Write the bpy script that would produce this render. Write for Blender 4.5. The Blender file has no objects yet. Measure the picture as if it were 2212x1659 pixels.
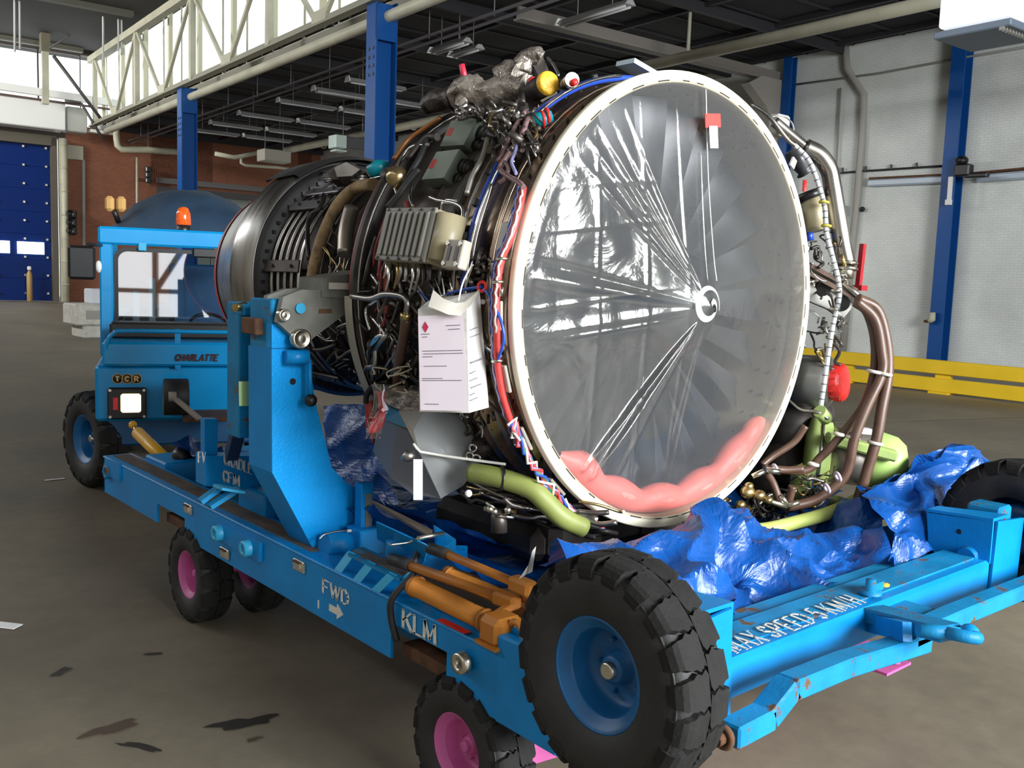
import bpy, math, random
import numpy as np
from mathutils import Vector, Matrix, noise
PI = math.pi
random.seed(7)
S = bpy.context.scene
COL = S.collection
# ------------------------------------------------------------------ camera
IW, IH, FPX = 2212.0, 1659.0, 2042.285
CAM = np.array([-2.98915, -2.43794, 1.88944])
YAW, PITCH, ROLL = 0.71325204, -0.10796718, 0.03582734
_f = np.array([math.sin(YAW)*math.cos(PITCH), math.cos(YAW)*math.cos(PITCH), math.sin(PITCH)])
_r = np.array([math.cos(YAW), -math.sin(YAW), 0.0])
_u = np.cross(_r, _f)
RGT = _r*math.cos(ROLL)+_u*math.sin(ROLL)
UPV = -_r*math.sin(ROLL)+_u*math.cos(ROLL)
FWD = _f
cd = bpy.data.cameras.new('camera'); cam = bpy.data.objects.new('camera', cd); COL.objects.link(cam)
cd.sensor_fit = 'HORIZONTAL'; cd.sensor_width = 36.0; cd.lens = 36.0*FPX/IW
cd.clip_start = 0.05; cd.clip_end = 400
m = Matrix.Identity(4)
for i in range(3):
    m[i][0] = RGT[i]; m[i][1] = UPV[i]; m[i][2] = -FWD[i]; m[i][3] = CAM[i]
cam.matrix_world = m
S.camera = cam
# ------------------------------------------------------------------ world, daylight, exposure
w = bpy.data.worlds.new('World'); S.world = w; w.use_nodes = True
bg = w.node_tree.nodes['Background']; bg.inputs[0].default_value = (0.92, 0.96, 1.0, 1); bg.inputs[1].default_value = 2.3
S.view_settings.view_transform = 'Standard'; S.view_settings.look = 'None'
S.view_settings.gamma = 1.0; S.view_settings.exposure = 0.42
try: S.view_settings.use_curve_mapping = False
except Exception: pass

def area_light(name, loc, target, sx, sy, power, color):
    l = bpy.data.lights.new(name, 'AREA'); l.shape = 'RECTANGLE'; l.size = sx; l.size_y = sy
    l.energy = power; l.color = color
    o = bpy.data.objects.new(name, l); COL.objects.link(o)
    o.location = loc
    d = Vector(target)-Vector(loc); o.rotation_euler = d.to_track_quat('-Z', 'Y').to_euler()
    o['kind'] = 'structure'
    return o
# daylight entering through the open hangar door at the near end, and the window band of the high bay
area_light('door_daylight', (2.2, -14.2, 5.6), (0.5, 0, 1.4), 10.5, 5.5, 5200, (0.93, 0.97, 1.0))
area_light('window_daylight', (-13.0, 26.0, 11.3), (0, 25, 0.0), 30, 1.7, 1900, (0.97, 0.98, 1.0))

area_light('end_window_daylight', (-12.5, 42.0, 11.3), (5, 51, 8.5), 12, 2.5, 5500, (1.0, 0.99, 0.95))
# ------------------------------------------------------------------ unprojection helpers (a photo pixel onto a real plane)
AX = {'x': 0, 'y': 1, 'z': 2}
def ray(px, py):
    return RGT*((px-IW/2)/FPX) - UPV*((py-IH/2)/FPX) + FWD
def at(px, py, ax, v):
    d = ray(px, py); k = AX[ax]; return Vector(CAM + d*((v-CAM[k])/d[k]))
def atd(px, py, depth):
    return Vector(CAM + ray(px, py)*depth)
def atp(px, py, p0, n):
    d = ray(px, py); n = np.array(n); return Vector(CAM + d*(np.dot(np.array(p0)-CAM, n)/np.dot(d, n)))
EZ = 1.82
def cyl(px, py, R, far=False):
    d = ray(px, py); cx_, cz_ = CAM[0], CAM[2]-EZ
    a = d[0]**2+d[2]**2; b = 2*(cx_*d[0]+cz_*d[2]); c = cx_**2+cz_**2-R*R
    D = max(b*b-4*a*c, 0.0); t = (-b+(math.sqrt(D) if far else -math.sqrt(D)))/2/a
    return Vector(CAM+t*d)
EYB = np.array([0.0678, 0.9977, 0.0]); EXB = np.array([0.9977, -0.0678, 0.0])
BT = Matrix(((EXB[0], EYB[0], 0, 0), (EXB[1], EYB[1], 0, 0), (0, 0, 1, 0), (0, 0, 0, 1)))
def bv(u, v, z): return BT @ Vector((u, v, z))
def atu(px, py, u):
    p = atp(px, py, EXB*u, EXB); return (float(np.dot(p, EXB)), float(np.dot(p, EYB)), p[2])
def atv(px, py, v):
    p = atp(px, py, EYB*v, EYB); return (float(np.dot(p, EXB)), float(np.dot(p, EYB)), p[2])
def atz(px, py, z):
    p = at(px, py, 'z', z); return (float(np.dot(p, EXB)), float(np.dot(p, EYB)), p[2])

# ------------------------------------------------------------------ materials
MATS = {}
def nodes(mat):
    nt = mat.node_tree; return nt, nt.nodes, nt.links
def mat(name, col, rough=0.5, metal=0.0, var=0.0, vscale=6.0, wear=None, wamt=0.0, wscale=9.0, bump=0.0, bscale=60.0, spec=0.5, coat=0.0, emit=None, estr=0.0, stretch=None):
    if name in MATS: return MATS[name]
    ma = bpy.data.materials.new(name); ma.use_nodes = True
    nt, N, L = nodes(ma); b = N['Principled BSDF']
    b.inputs['Base Color'].default_value = (*col, 1); b.inputs['Roughness'].default_value = rough
    b.inputs['Metallic'].default_value = metal
    b.inputs['Specular IOR Level'].default_value = spec; b.inputs['Coat Weight'].default_value = coat
    tc = N.new('ShaderNodeTexCoord'); src = tc.outputs['Object']
    if stretch:
        mp = N.new('ShaderNodeMapping'); mp.inputs['Scale'].default_value = stretch; L.new(src, mp.inputs[0]); src = mp.outputs[0]
    cur = None
    if var > 0:
        n = N.new('ShaderNodeTexNoise'); n.inputs['Scale'].default_value = vscale; n.inputs['Detail'].default_value = 5; L.new(src, n.inputs['Vector'])
        r = N.new('ShaderNodeMapRange'); r.inputs[1].default_value = 0.3; r.inputs[2].default_value = 0.7
        r.inputs[3].default_value = 1-var; r.inputs[4].default_value = 1+var; L.new(n.outputs[0], r.inputs[0])
        mx = N.new('ShaderNodeMix'); mx.data_type = 'RGBA'; mx.blend_type = 'MULTIPLY'; mx.inputs[0].default_value = 1
        mx.inputs[6].default_value = (*col, 1); L.new(r.outputs[0], mx.inputs[7]); cur = mx.outputs[2]
        rr = N.new('ShaderNodeMapRange'); rr.inputs[3].default_value = max(rough-0.12, 0.02); rr.inputs[4].default_value = min(rough+0.12, 1)
        L.new(n.outputs[0], rr.inputs[0]); L.new(rr.outputs[0], b.inputs['Roughness'])
    if wear is not None:
        n2 = N.new('ShaderNodeTexNoise'); n2.inputs['Scale'].default_value = wscale; n2.inputs['Detail'].default_value = 9; n2.inputs['Roughness'].default_value = 0.7
        L.new(src, n2.inputs['Vector'])
        cr = N.new('ShaderNodeValToRGB'); cr.color_ramp.elements[0].position = 0.62-wamt; cr.color_ramp.elements[1].position = 0.66-wamt
        L.new(n2.outputs[0], cr.inputs[0])
        mx2 = N.new('ShaderNodeMix'); mx2.data_type = 'RGBA'; L.new(cr.outputs[0], mx2.inputs[0])
        if cur is not None: L.new(cur, mx2.inputs[6])
        else: mx2.inputs[6].default_value = (*col, 1)
        mx2.inputs[7].default_value = (*wear, 1); cur = mx2.outputs[2]
    if cur is not None: L.new(cur, b.inputs['Base Color'])
    if bump > 0:
        n3 = N.new('ShaderNodeTexNoise'); n3.inputs['Scale'].default_value = bscale; n3.inputs['Detail'].default_value = 4; L.new(src, n3.inputs['Vector'])
        bp = N.new('ShaderNodeBump'); bp.inputs['Strength'].default_value = bump; bp.inputs['Distance'].default_value = 0.02
        L.new(n3.outputs[0], bp.inputs['Height']); L.new(bp.outputs[0], b.inputs['Normal'])
    if emit is not None:
        b.inputs['Emission Color'].default_value = (*emit, 1); b.inputs['Emission Strength'].default_value = estr
    MATS[name] = ma; return ma

BLUE = mat('stand_blue_paint', (0.002, 0.22, 0.56), 0.38, spec=0.3, var=0.14, vscale=4, wear=(0.10, 0.085, 0.06), wamt=-0.05, wscale=14, bump=0.08, bscale=90)
BLUE2 = mat('tractor_blue_paint', (0.003, 0.27, 0.60), 0.3, var=0.06, vscale=3, spec=0.35, coat=0.1)
BLUEW = mat('worn_blue_paint', (0.005, 0.20, 0.42), 0.5, spec=0.3, var=0.2, vscale=6, wear=(0.13, 0.07, 0.03), wamt=0.05, wscale=10, bump=0.1)
WORN = mat('worn_walkway_steel', (0.10, 0.075, 0.055), 0.8, var=0.4, vscale=20, wear=(0.03, 0.16, 0.25), wamt=0.02, wscale=12, stretch=(1, 0.3, 1))
RUST = mat('rusty_steel', (0.10, 0.045, 0.02), 0.85, var=0.5, vscale=12)
STEELCOL = mat('column_blue_paint', (0.005, 0.07, 0.27), 0.4, spec=0.25, var=0.08, vscale=1)
DOORBLUE = mat('door_blue', (0.001, 0.018, 0.13), 0.5, spec=0.15, var=0.1, vscale=0.5)
CREAM = mat('cream_steel_paint', (0.46, 0.44, 0.33), 0.5, var=0.15, vscale=1.2)
GREYP = mat('grey_green_bracket_paint', (0.17, 0.17, 0.145), 0.5, var=0.2, vscale=12, wear=(0.14, 0.06, 0.04), wamt=-0.03, wscale=12)
ZINC = mat('zinc_plated_steel', (0.62, 0.58, 0.48), 0.3, 1.0, var=0.1)
CHROME = mat('bright_steel_tube', (0.72, 0.70, 0.66), 0.22, 1.0)
STEEL = mat('dull_steel', (0.38, 0.36, 0.33), 0.38, 1.0, var=0.25, vscale=10)
TITAN = mat('bronzed_titanium', (0.42, 0.33, 0.25), 0.28, 1.0, var=0.25, vscale=5, stretch=(1, 6, 1))
CASE = mat('dark_case_metal', (0.10, 0.085, 0.075), 0.45, 0.7, var=0.4, vscale=8)
DARK = mat('dark_engine_metal', (0.045, 0.038, 0.034), 0.5, 0.6, var=0.5, vscale=9)
BLACK = mat('black_rubber', (0.012, 0.012, 0.012), 0.6, var=0.3, vscale=12)
TYRE = mat('tyre_rubber', (0.017, 0.0165, 0.016), 0.62, var=0.3, vscale=10, bump=0.12, bscale=120)
TREAD = mat('tyre_tread_rubber', (0.014, 0.0135, 0.0125), 0.8, spec=0.25, var=0.3, vscale=14, bump=0.15, bscale=90)
MAG = mat('magenta_paint', (0.55, 0.11, 0.32), 0.45, var=0.12, vscale=5)
ORANGE = mat('orange_enamel', (0.46, 0.165, 0.018), 0.5, var=0.15, vscale=8, wear=(0.10, 0.05, 0.02), wamt=-0.06, wscale=16)
YELLOW = mat('yellow_rail_paint', (0.72, 0.47, 0.01), 0.4, var=0.06, vscale=2)
CREAMRING = mat('cream_flange_paint', (0.84, 0.80, 0.62), 0.4, var=0.04, vscale=6)
TAN = mat('tan_insulation', (0.34, 0.23, 0.11), 0.7, var=0.4, vscale=18, wear=(0.10, 0.05, 0.02), wamt=0.02, wscale=22, bump=0.4, bscale=40)
WRAP = mat('foil_wrapped_insulation', (0.30, 0.26, 0.22), 0.38, 0.6, var=0.4, vscale=16, bump=0.9, bscale=26)
GREEN = mat('primer_green', (0.32, 0.42, 0.13), 0.42, var=0.12, vscale=8)
GREEND = mat('olive_green_duct', (0.21, 0.24, 0.06), 0.5, var=0.15, vscale=8)
GGREY = mat('green_grey_box_paint', (0.19, 0.225, 0.18), 0.5, var=0.08, vscale=9)
EECM = mat('grey_finned_case', (0.21, 0.20, 0.17), 0.5, var=0.07, vscale=8)
TANBOX = mat('tan_case_paint', (0.36, 0.31, 0.19), 0.45, var=0.12, vscale=8)
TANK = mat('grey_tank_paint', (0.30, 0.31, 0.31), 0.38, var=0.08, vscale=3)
HOSE = mat('brown_hose', (0.105, 0.055, 0.035), 0.42, var=0.15, vscale=20)
REDH = mat('red_harness_sleeve', (0.62, 0.05, 0.045), 0.4, var=0.15, vscale=30)
BLUEH = mat('blue_hose', (0.02, 0.07, 0.42), 0.35)
DRED = mat('dark_red_tube', (0.22, 0.025, 0.02), 0.45, var=0.2)
TEAL = mat('teal_plastic_cap', (0.0, 0.26, 0.33), 0.35)
REDCAP = mat('red_plastic', (0.78, 0.03, 0.025), 0.35, bump=0.3, bscale=30)
YCAP = mat('yellow_plastic', (0.75, 0.42, 0.03), 0.45, bump=0.3, bscale=50)
BRASS = mat('brass_fitting', (0.42, 0.31, 0.13), 0.32, 0.9, var=0.3, vscale=14)
GOLD = mat('gold_canister', (0.45, 0.34, 0.17), 0.25, 0.9, var=0.2)
WHITE = mat('white_paint', (0.82, 0.82, 0.78), 0.6)
LETTER = mat('white_lettering', (0.72, 0.70, 0.62), 0.6, var=0.15, vscale=30)
PAPER = mat('paper', (0.66, 0.58, 0.62), 0.7)
PLASTICBAG = mat('white_document_bag', (0.60, 0.58, 0.54), 0.4, var=0.12, vscale=9, bump=0.4, bscale=12)
INK = mat('grey_ink', (0.15, 0.14, 0.16), 0.8)
BLACKP = mat('black_plastic', (0.01, 0.01, 0.01), 0.4)
NAVY = mat('navy_canvas', (0.018, 0.045, 0.085), 0.65, var=0.25, vscale=3, bump=0.3, bscale=5)
ROOFM = mat('dark_roof_deck', (0.038, 0.034, 0.03), 0.85, var=0.2, vscale=0.4)
CEILM = mat('dark_ceiling_deck', (0.016, 0.014, 0.017), 0.8, var=0.3, vscale=0.6)
FIXT = mat('grey_fixture_enamel', (0.36, 0.36, 0.35), 0.4)
CONCGREY = mat('grey_conduit', (0.28, 0.27, 0.24), 0.5)
GREYDOOR = mat('pale_door', (0.25, 0.28, 0.26), 0.5)
SPIN = mat('spinner_black', (0.012, 0.013, 0.016), 0.35)
BLADE = mat('fan_blade_titanium', (0.075, 0.075, 0.08), 0.42, 0.6, var=0.1)
DUCT = mat('fan_duct_liner', (0.44, 0.38, 0.28), 0.55, var=0.06, vscale=3)
WIREW = mat('white_cord', (0.75, 0.73, 0.66), 0.5)
AMBER = mat('amber_lens', (0.75, 0.10, 0.01), 0.15, coat=0.6, emit=(1, 0.12, 0.01), estr=0.12)
LAMPON = mat('headlamp_lens', (1, 0.85, 0.6), 0.2, emit=(1, 0.66, 0.32), estr=3.0)
WINLIT = mat('lit_window_glass', (0.8, 0.8, 0.8), 0.3, emit=(0.95, 0.97, 0.93), estr=2.2)
PURP = mat('faded_blue_sleeve', (0.22, 0.22, 0.40), 0.5)

def brick_mat(name, c1, c2, mortar, sc, swap):
    ma = bpy.data.materials.new(name); ma.use_nodes = True; nt, N, L = nodes(ma); b = N['Principled BSDF']
    tc = N.new('ShaderNodeTexCoord'); sp = N.new('ShaderNodeSeparateXYZ'); cb = N.new('ShaderNodeCombineXYZ')
    L.new(tc.outputs['Object'], sp.inputs[0]); L.new(sp.outputs['Y' if swap else 'X'], cb.inputs[0]); L.new(sp.outputs['Z'], cb.inputs[1])
    br = N.new('ShaderNodeTexBrick'); br.inputs['Color1'].default_value = (*c1, 1); br.inputs['Color2'].default_value = (*c2, 1)
    br.inputs['Mortar'].default_value = (*mortar, 1); br.inputs['Scale'].default_value = 1.0
    br.inputs['Brick Width'].default_value = 0.22*sc; br.inputs['Row Height'].default_value = 0.075*sc; br.inputs['Mortar Size'].default_value = 0.008*sc
    L.new(cb.outputs[0], br.inputs['Vector'])
    n = N.new('ShaderNodeTexNoise'); n.inputs['Scale'].default_value = 0.5; n.inputs['Detail'].default_value = 6; L.new(tc.outputs['Object'], n.inputs['Vector'])
    r = N.new('ShaderNodeMapRange'); r.inputs[1].default_value = 0.3; r.inputs[2].default_value = 0.7; r.inputs[3].default_value = 0.82; r.inputs[4].default_value = 1.12; L.new(n.outputs[0], r.inputs[0])
    mx = N.new('ShaderNodeMix'); mx.data_type = 'RGBA'; mx.blend_type = 'MULTIPLY'; mx.inputs[0].default_value = 1
    L.new(br.outputs[0], mx.inputs[6]); L.new(r.outputs[0], mx.inputs[7]); L.new(mx.outputs[2], b.inputs['Base Color'])
    bp = N.new('ShaderNodeBump'); bp.inputs['Strength'].default_value = 0.5; bp.inputs['Distance'].default_value = 0.01
    L.new(br.outputs[1], bp.inputs['Height']); bp.invert = True; L.new(bp.outputs[0], b.inputs['Normal'])
    b.inputs['Roughness'].default_value = 0.75; return ma
WALLBR = brick_mat('painted_brick', (0.74, 0.76, 0.72), (0.71, 0.73, 0.69), (0.64, 0.66, 0.62), 1.0, True)
REDBR = brick_mat('red_brick', (0.32, 0.105, 0.052), (0.245, 0.08, 0.04), (0.24, 0.13, 0.08), 1.0, False)

def floor_mat():
    ma = bpy.data.materials.new('stained_concrete'); ma.use_nodes = True; nt, N, L = nodes(ma); b = N['Principled BSDF']
    tc = N.new('ShaderNodeTexCoord')
    n = N.new('ShaderNodeTexNoise'); n.inputs['Scale'].default_value = 0.55; n.inputs['Detail'].default_value = 8; L.new(tc.outputs['Object'], n.inputs['Vector'])
    n2 = N.new('ShaderNodeTexNoise'); n2.inputs['Scale'].default_value = 6; n2.inputs['Detail'].default_value = 8; n2.inputs['Roughness'].default_value = 0.7; L.new(tc.outputs['Object'], n2.inputs['Vector'])
    cr = N.new('ShaderNodeValToRGB'); e = cr.color_ramp.elements
    e[0].position = 0.35; e[0].color = (0.128, 0.106, 0.073, 1); e[1].position = 0.68; e[1].color = (0.222, 0.186, 0.130, 1)
    L.new(n.outputs[0], cr.inputs[0])
    r = N.new('ShaderNodeMapRange'); r.inputs[1].default_value = 0.3; r.inputs[2].default_value = 0.7; r.inputs[3].default_value = 0.85; r.inputs[4].default_value = 1.12; L.new(n2.outputs[0], r.inputs[0])
    mx = N.new('ShaderNodeMix'); mx.data_type = 'RGBA'; mx.blend_type = 'MULTIPLY'; mx.inputs[0].default_value = 1
    L.new(cr.outputs[0], mx.inputs[6]); L.new(r.outputs[0], mx.inputs[7]); L.new(mx.outputs[2], b.inputs['Base Color'])
    rr = N.new('ShaderNodeMapRange'); rr.inputs[3].default_value = 0.42; rr.inputs[4].default_value = 0.72; L.new(n.outputs[0], rr.inputs[0]); L.new(rr.outputs[0], b.inputs['Roughness'])
    bp = N.new('ShaderNodeBump'); bp.inputs['Strength'].default_value = 0.15; bp.inputs['Distance'].default_value = 0.01; L.new(n2.outputs[0], bp.inputs['Height']); L.new(bp.outputs[0], b.inputs['Normal'])
    return ma
FLOORM = floor_mat()

def film_mat():
    ma = bpy.data.materials.new('clear_plastic_film'); ma.use_nodes = True; nt, N, L = nodes(ma)
    for x in list(N): N.remove(x)
    out = N.new('ShaderNodeOutputMaterial'); tr = N.new('ShaderNodeBsdfTransparent'); tr.inputs[0].default_value = (0.95, 0.95, 0.94, 1)
    df = N.new('ShaderNodeBsdfDiffuse'); df.inputs[0].default_value = (0.33, 0.34, 0.35, 1)
    tl = N.new('ShaderNodeBsdfTranslucent'); tl.inputs[0].default_value = (0.42, 0.42, 0.42, 1)
    m0 = N.new('ShaderNodeMixShader'); m0.inputs[0].default_value = 0.35; L.new(df.outputs[0], m0.inputs[1]); L.new(tl.outputs[0], m0.inputs[2])
    gl = N.new('ShaderNodeBsdfGlossy'); gl.inputs['Roughness'].default_value = 0.13; gl.inputs[0].default_value = (1, 0.98, 0.90, 1)
    m1 = N.new('ShaderNodeMixShader'); m1.inputs[0].default_value = 0.21
    fr = N.new('ShaderNodeFresnel'); fr.inputs[0].default_value = 1.5
    L.new(tr.outputs[0], m1.inputs[1]); L.new(m0.outputs[0], m1.inputs[2])
    ad = N.new('ShaderNodeMath'); ad.operation = 'MULTIPLY_ADD'; ad.inputs[1].default_value = 1.2; ad.inputs[2].default_value = 0.01; ad.use_clamp = True
    L.new(fr.outputs[0], ad.inputs[0])
    m2 = N.new('ShaderNodeMixShader'); L.new(ad.outputs[0], m2.inputs[0]); L.new(m1.outputs[0], m2.inputs[1]); L.new(gl.outputs[0], m2.inputs[2])
    tc = N.new('ShaderNodeTexCoord'); n = N.new('ShaderNodeTexNoise'); n.inputs['Scale'].default_value = 5; n.inputs['Detail'].default_value = 6; n.inputs['Distortion'].default_value = 1.2
    L.new(tc.outputs['Object'], n.inputs['Vector'])
    bp = N.new('ShaderNodeBump'); bp.inputs['Strength'].default_value = 0.12; bp.inputs['Distance'].default_value = 0.05; L.new(n.outputs[0], bp.inputs['Height'])
    L.new(bp.outputs[0], gl.inputs['Normal'])
    L.new(m2.outputs[0], out.inputs[0]); return ma
FILM = film_mat()

def glass_mat(name, tint, refl):
    ma = bpy.data.materials.new(name); ma.use_nodes = True; nt, N, L = nodes(ma)
    for x in list(N): N.remove(x)
    out = N.new('ShaderNodeOutputMaterial'); tr = N.new('ShaderNodeBsdfTransparent'); tr.inputs[0].default_value = (*tint, 1)
    gl = N.new('ShaderNodeBsdfGlossy'); gl.inputs['Roughness'].default_value = 0.02
    fr = N.new('ShaderNodeFresnel'); fr.inputs[0].default_value = 1.5
    ad = N.new('ShaderNodeMath'); ad.operation = 'ADD'; ad.inputs[1].default_value = refl; ad.use_clamp = True; L.new(fr.outputs[0], ad.inputs[0])
    m2 = N.new('ShaderNodeMixShader'); L.new(ad.outputs[0], m2.inputs[0]); L.new(tr.outputs[0], m2.inputs[1]); L.new(gl.outputs[0], m2.inputs[2]); L.new(m2.outputs[0], out.inputs[0])
    return ma
GLASS = glass_mat('windscreen_glass', (0.75, 0.82, 0.85), 0.25)
WGLASS = glass_mat('dusty_window_glass', (0.92, 0.94, 0.92), -0.6)
CLEARBAG = glass_mat('clear_bag_film', (0.9, 0.9, 0.9), 0.12)

def tarp_mat():
    ma = mat('blue_polythene_tarp', (0.003, 0.066, 0.28), 0.32, var=0.2, vscale=3, spec=0.5)
    nt, N, L = nodes(ma); b = N['Principled BSDF']; tc = N.new('ShaderNodeTexCoord')
    n = N.new('ShaderNodeTexNoise'); n.inputs['Scale'].default_value = 14; n.inputs['Detail'].default_value = 5; n.inputs['Distortion'].default_value = 0.8; L.new(tc.outputs['Object'], n.inputs['Vector'])
    bp = N.new('ShaderNodeBump'); bp.inputs['Strength'].default_value = 0.28; bp.inputs['Distance'].default_value = 0.03; L.new(n.outputs[0], bp.inputs['Height']); L.new(bp.outputs[0], b.inputs['Normal'])
    return ma
TARP = tarp_mat()
CUSH = mat('pink_red_cushion', (0.85, 0.20, 0.17), 0.5, var=0.1, vscale=5)

# ------------------------------------------------------------------ mesh builder
class MB:
    def __init__(s, T=None): s.v = []; s.f = []; s.T = T; s.smooth = []
    def _add(s, vs, fs, sm=False):
        o = len(s.v); s.v += [Vector(v) for v in vs]; s.f += [tuple(i+o for i in f) for f in fs]; s.smooth += [sm]*len(fs); return s
    def box(s, c, d, R=None, bev=0.0):
        c = Vector(c); hx, hy, hz = d[0]/2, d[1]/2, d[2]/2
        if bev <= 0:
            vs = [Vector((x, y, z)) for x in (-hx, hx) for y in (-hy, hy) for z in (-hz, hz)]
            fs = [(0, 1, 3, 2), (4, 6, 7, 5), (0, 4, 5, 1), (2, 3, 7, 6), (0, 2, 6, 4), (1, 5, 7, 3)]
        else:
            b = min(bev, hx*0.9, hy*0.9, hz*0.9); vs = []
            for sx in (-1, 1):
                for sy in (-1, 1):
                    for sz in (-1, 1):
                        vs += [Vector((sx*hx, sy*(hy-b), sz*(hz-b))), Vector((sx*(hx-b), sy*hy, sz*(hz-b))), Vector((sx*(hx-b), sy*(hy-b), sz*hz))]
            def I(a, b_, c_, k): return ((a*2+b_)*2+c_)*3+k
            fs = []
            for q in (0, 1):
                F = [I(q, 0, 0, 0), I(q, 0, 1, 0), I(q, 1, 1, 0), I(q, 1, 0, 0)]; fs.append(tuple(F if q == 0 else F[::-1]))
                F = [I(0, q, 0, 1), I(1, q, 0, 1), I(1, q, 1, 1), I(0, q, 1, 1)]; fs.append(tuple(F if q == 0 else F[::-1]))
                F = [I(0, 0, q, 2), I(0, 1, q, 2), I(1, 1, q, 2), I(1, 0, q, 2)]; fs.append(tuple(F if q == 0 else F[::-1]))
            for a in (0, 1):
                for b_ in (0, 1):
                    F = [I(a, b_, 0, 0), I(a, b_, 0, 1), I(a, b_, 1, 1), I(a, b_, 1, 0)]; fs.append(tuple(F if (a+b_) % 2 else F[::-1]))
                    F = [I(a, 0, b_, 0), I(a, 0, b_, 2), I(a, 1, b_, 2), I(a, 1, b_, 0)]; fs.append(tuple(F if not (a+b_) % 2 else F[::-1]))
                    F = [I(0, a, b_, 1), I(0, a, b_, 2), I(1, a, b_, 2), I(1, a, b_, 1)]; fs.append(tuple(F if (a+b_) % 2 else F[::-1]))
                    for c_ in (0, 1):
                        F = [I(a, b_, c_, 0), I(a, b_, c_, 1), I(a, b_, c_, 2)]; fs.append(tuple(F if (a+b_+c_) % 2 else F[::-1]))
        if R is not None: vs = [R @ v for v in vs]
        return s._add([v+c for v in vs], fs)
    def bar(s, a, b, wd, ht, up=(0, 0, 1), bev=0.0):
        a = Vector(a); b = Vector(b); d = b-a; L_ = d.length
        if L_ < 1e-6: return s
        x = d/L_; u = Vector(up); yv = u.cross(x)
        if yv.length < 1e-4: yv = Vector((1, 0, 0)).cross(x)
        yv.normalize(); zv = x.cross(yv)
        R = Matrix((x, yv, zv)).transposed()
        return s.box((a+b)/2, (L_, wd, ht), R, bev)
    def tube(s, pts, r, seg=8, cap=True, smooth=True):
        pts = [Vector(p) for p in pts]; n = len(pts)
        rs = r if isinstance(r, (list, tuple)) else [r]*n
        t0 = (pts[1]-pts[0]).normalized(); ref = Vector((0, 0, 1)) if abs(t0.z) < 0.9 else Vector((1, 0, 0))
        nrm = (ref-t0*ref.dot(t0)).normalized(); vs = []
        for i, p in enumerate(pts):
            t = (pts[min(i+1, n-1)]-pts[max(i-1, 0)])
            t = t.normalized() if t.length > 1e-9 else t0
            nrm = nrm-t*nrm.dot(t); nrm = nrm.normalized() if nrm.length > 1e-6 else t.orthogonal().normalized()
            bn = t.cross(nrm)
            for k in range(seg):
                a = 2*PI*k/seg; vs.append(p+(nrm*math.cos(a)+bn*math.sin(a))*rs[i])
        fs = [(i*seg+k, i*seg+(k+1) % seg, (i+1)*seg+(k+1) % seg, (i+1)*seg+k) for i in range(n-1) for k in range(seg)]
        s._add(vs, fs, smooth)
        if cap:
            o = len(s.v)-len(vs); s.f.append(tuple(o+k for k in range(seg))[::-1]); s.smooth.append(False)
            s.f.append(tuple(o+(n-1)*seg+k for k in range(seg))); s.smooth.append(False)
        return s
    def cylr(s, a, b, r, seg=16): return s.tube([a, b], r, seg, True, True)
    def lathe(s, prof, o, axis, seg=48, a0=0.0, a1=2*PI, flip=False):
        """prof: list of (dist along axis, radius)"""
        o = Vector(o); ax = Vector(axis).normalized(); ref = Vector((0, 0, 1)) if abs(ax.z) < 0.9 else Vector((1, 0, 0))
        n1 = (ref-ax*ref.dot(ax)).normalized(); n2 = ax.cross(n1); full = abs(a1-a0-2*PI) < 1e-6
        k_ = seg if full else seg+1; vs = []
        for d, r in prof:
            for k in range(k_):
                a = a0+(a1-a0)*k/seg; vs.append(o+ax*d+(n1*math.cos(a)+n2*math.sin(a))*r)
        fs = []
        for i in range(len(prof)-1):
            for k in range(seg):
                k2 = (k+1) % k_
                f = (i*k_+k, i*k_+k2, (i+1)*k_+k2, (i+1)*k_+k); fs.append(f[::-1] if flip else f)
        return s._add(vs, fs, True)
    def prism(s, pts, off):
        """pts: ordered planar polygon, off: extrusion vector"""
        pts = [Vector(p) for p in pts]; off = Vector(off); n = len(pts)
        vs = pts+[p+off for p in pts]
        nr = sum(((pts[i]-pts[0]).cross(pts[(i+1) % n]-pts[0]) for i in range(1, n-1)), Vector())
        fs = [tuple(range(n)), tuple(range(2*n-1, n-1, -1))]+[(i, i+n, (i+1) % n+n, (i+1) % n) for i in range(n)]
        if nr.dot(off) > 0: fs = [f[::-1] for f in fs]
        return s._add(vs, fs)
    def hull(s, front, back):
        n = len(front); fs = [tuple(range(n)), tuple(range(2*n-1, n-1, -1))]+[(i, i+n, (i+1) % n+n, (i+1) % n) for i in range(n)]
        return s._add(list(front)+list(back), fs)
    def grid(s, P, closed=False, smooth=True):
        nu, nv = len(P), len(P[0]); vs = [p for r in P for p in r]
        fs = [(i*nv+j, i*nv+(j+1) % nv, (i+1)*nv+(j+1) % nv, (i+1)*nv+j) for i in range(nu-1) for j in range(nv if closed else nv-1)]
        return s._add(vs, fs, smooth)
    def ball(s, c, r, seg=12, sc=(1, 1, 1)):
        P = []
        for i in range(seg//2+1):
            a = PI*i/(seg//2); P.append([Vector(c)+Vector((math.sin(a)*math.cos(2*PI*j/seg)*sc[0], math.sin(a)*math.sin(2*PI*j/seg)*sc[1], math.cos(a)*sc[2]))*r for j in range(seg)])
        return s.grid(P[::-1], True)
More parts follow.
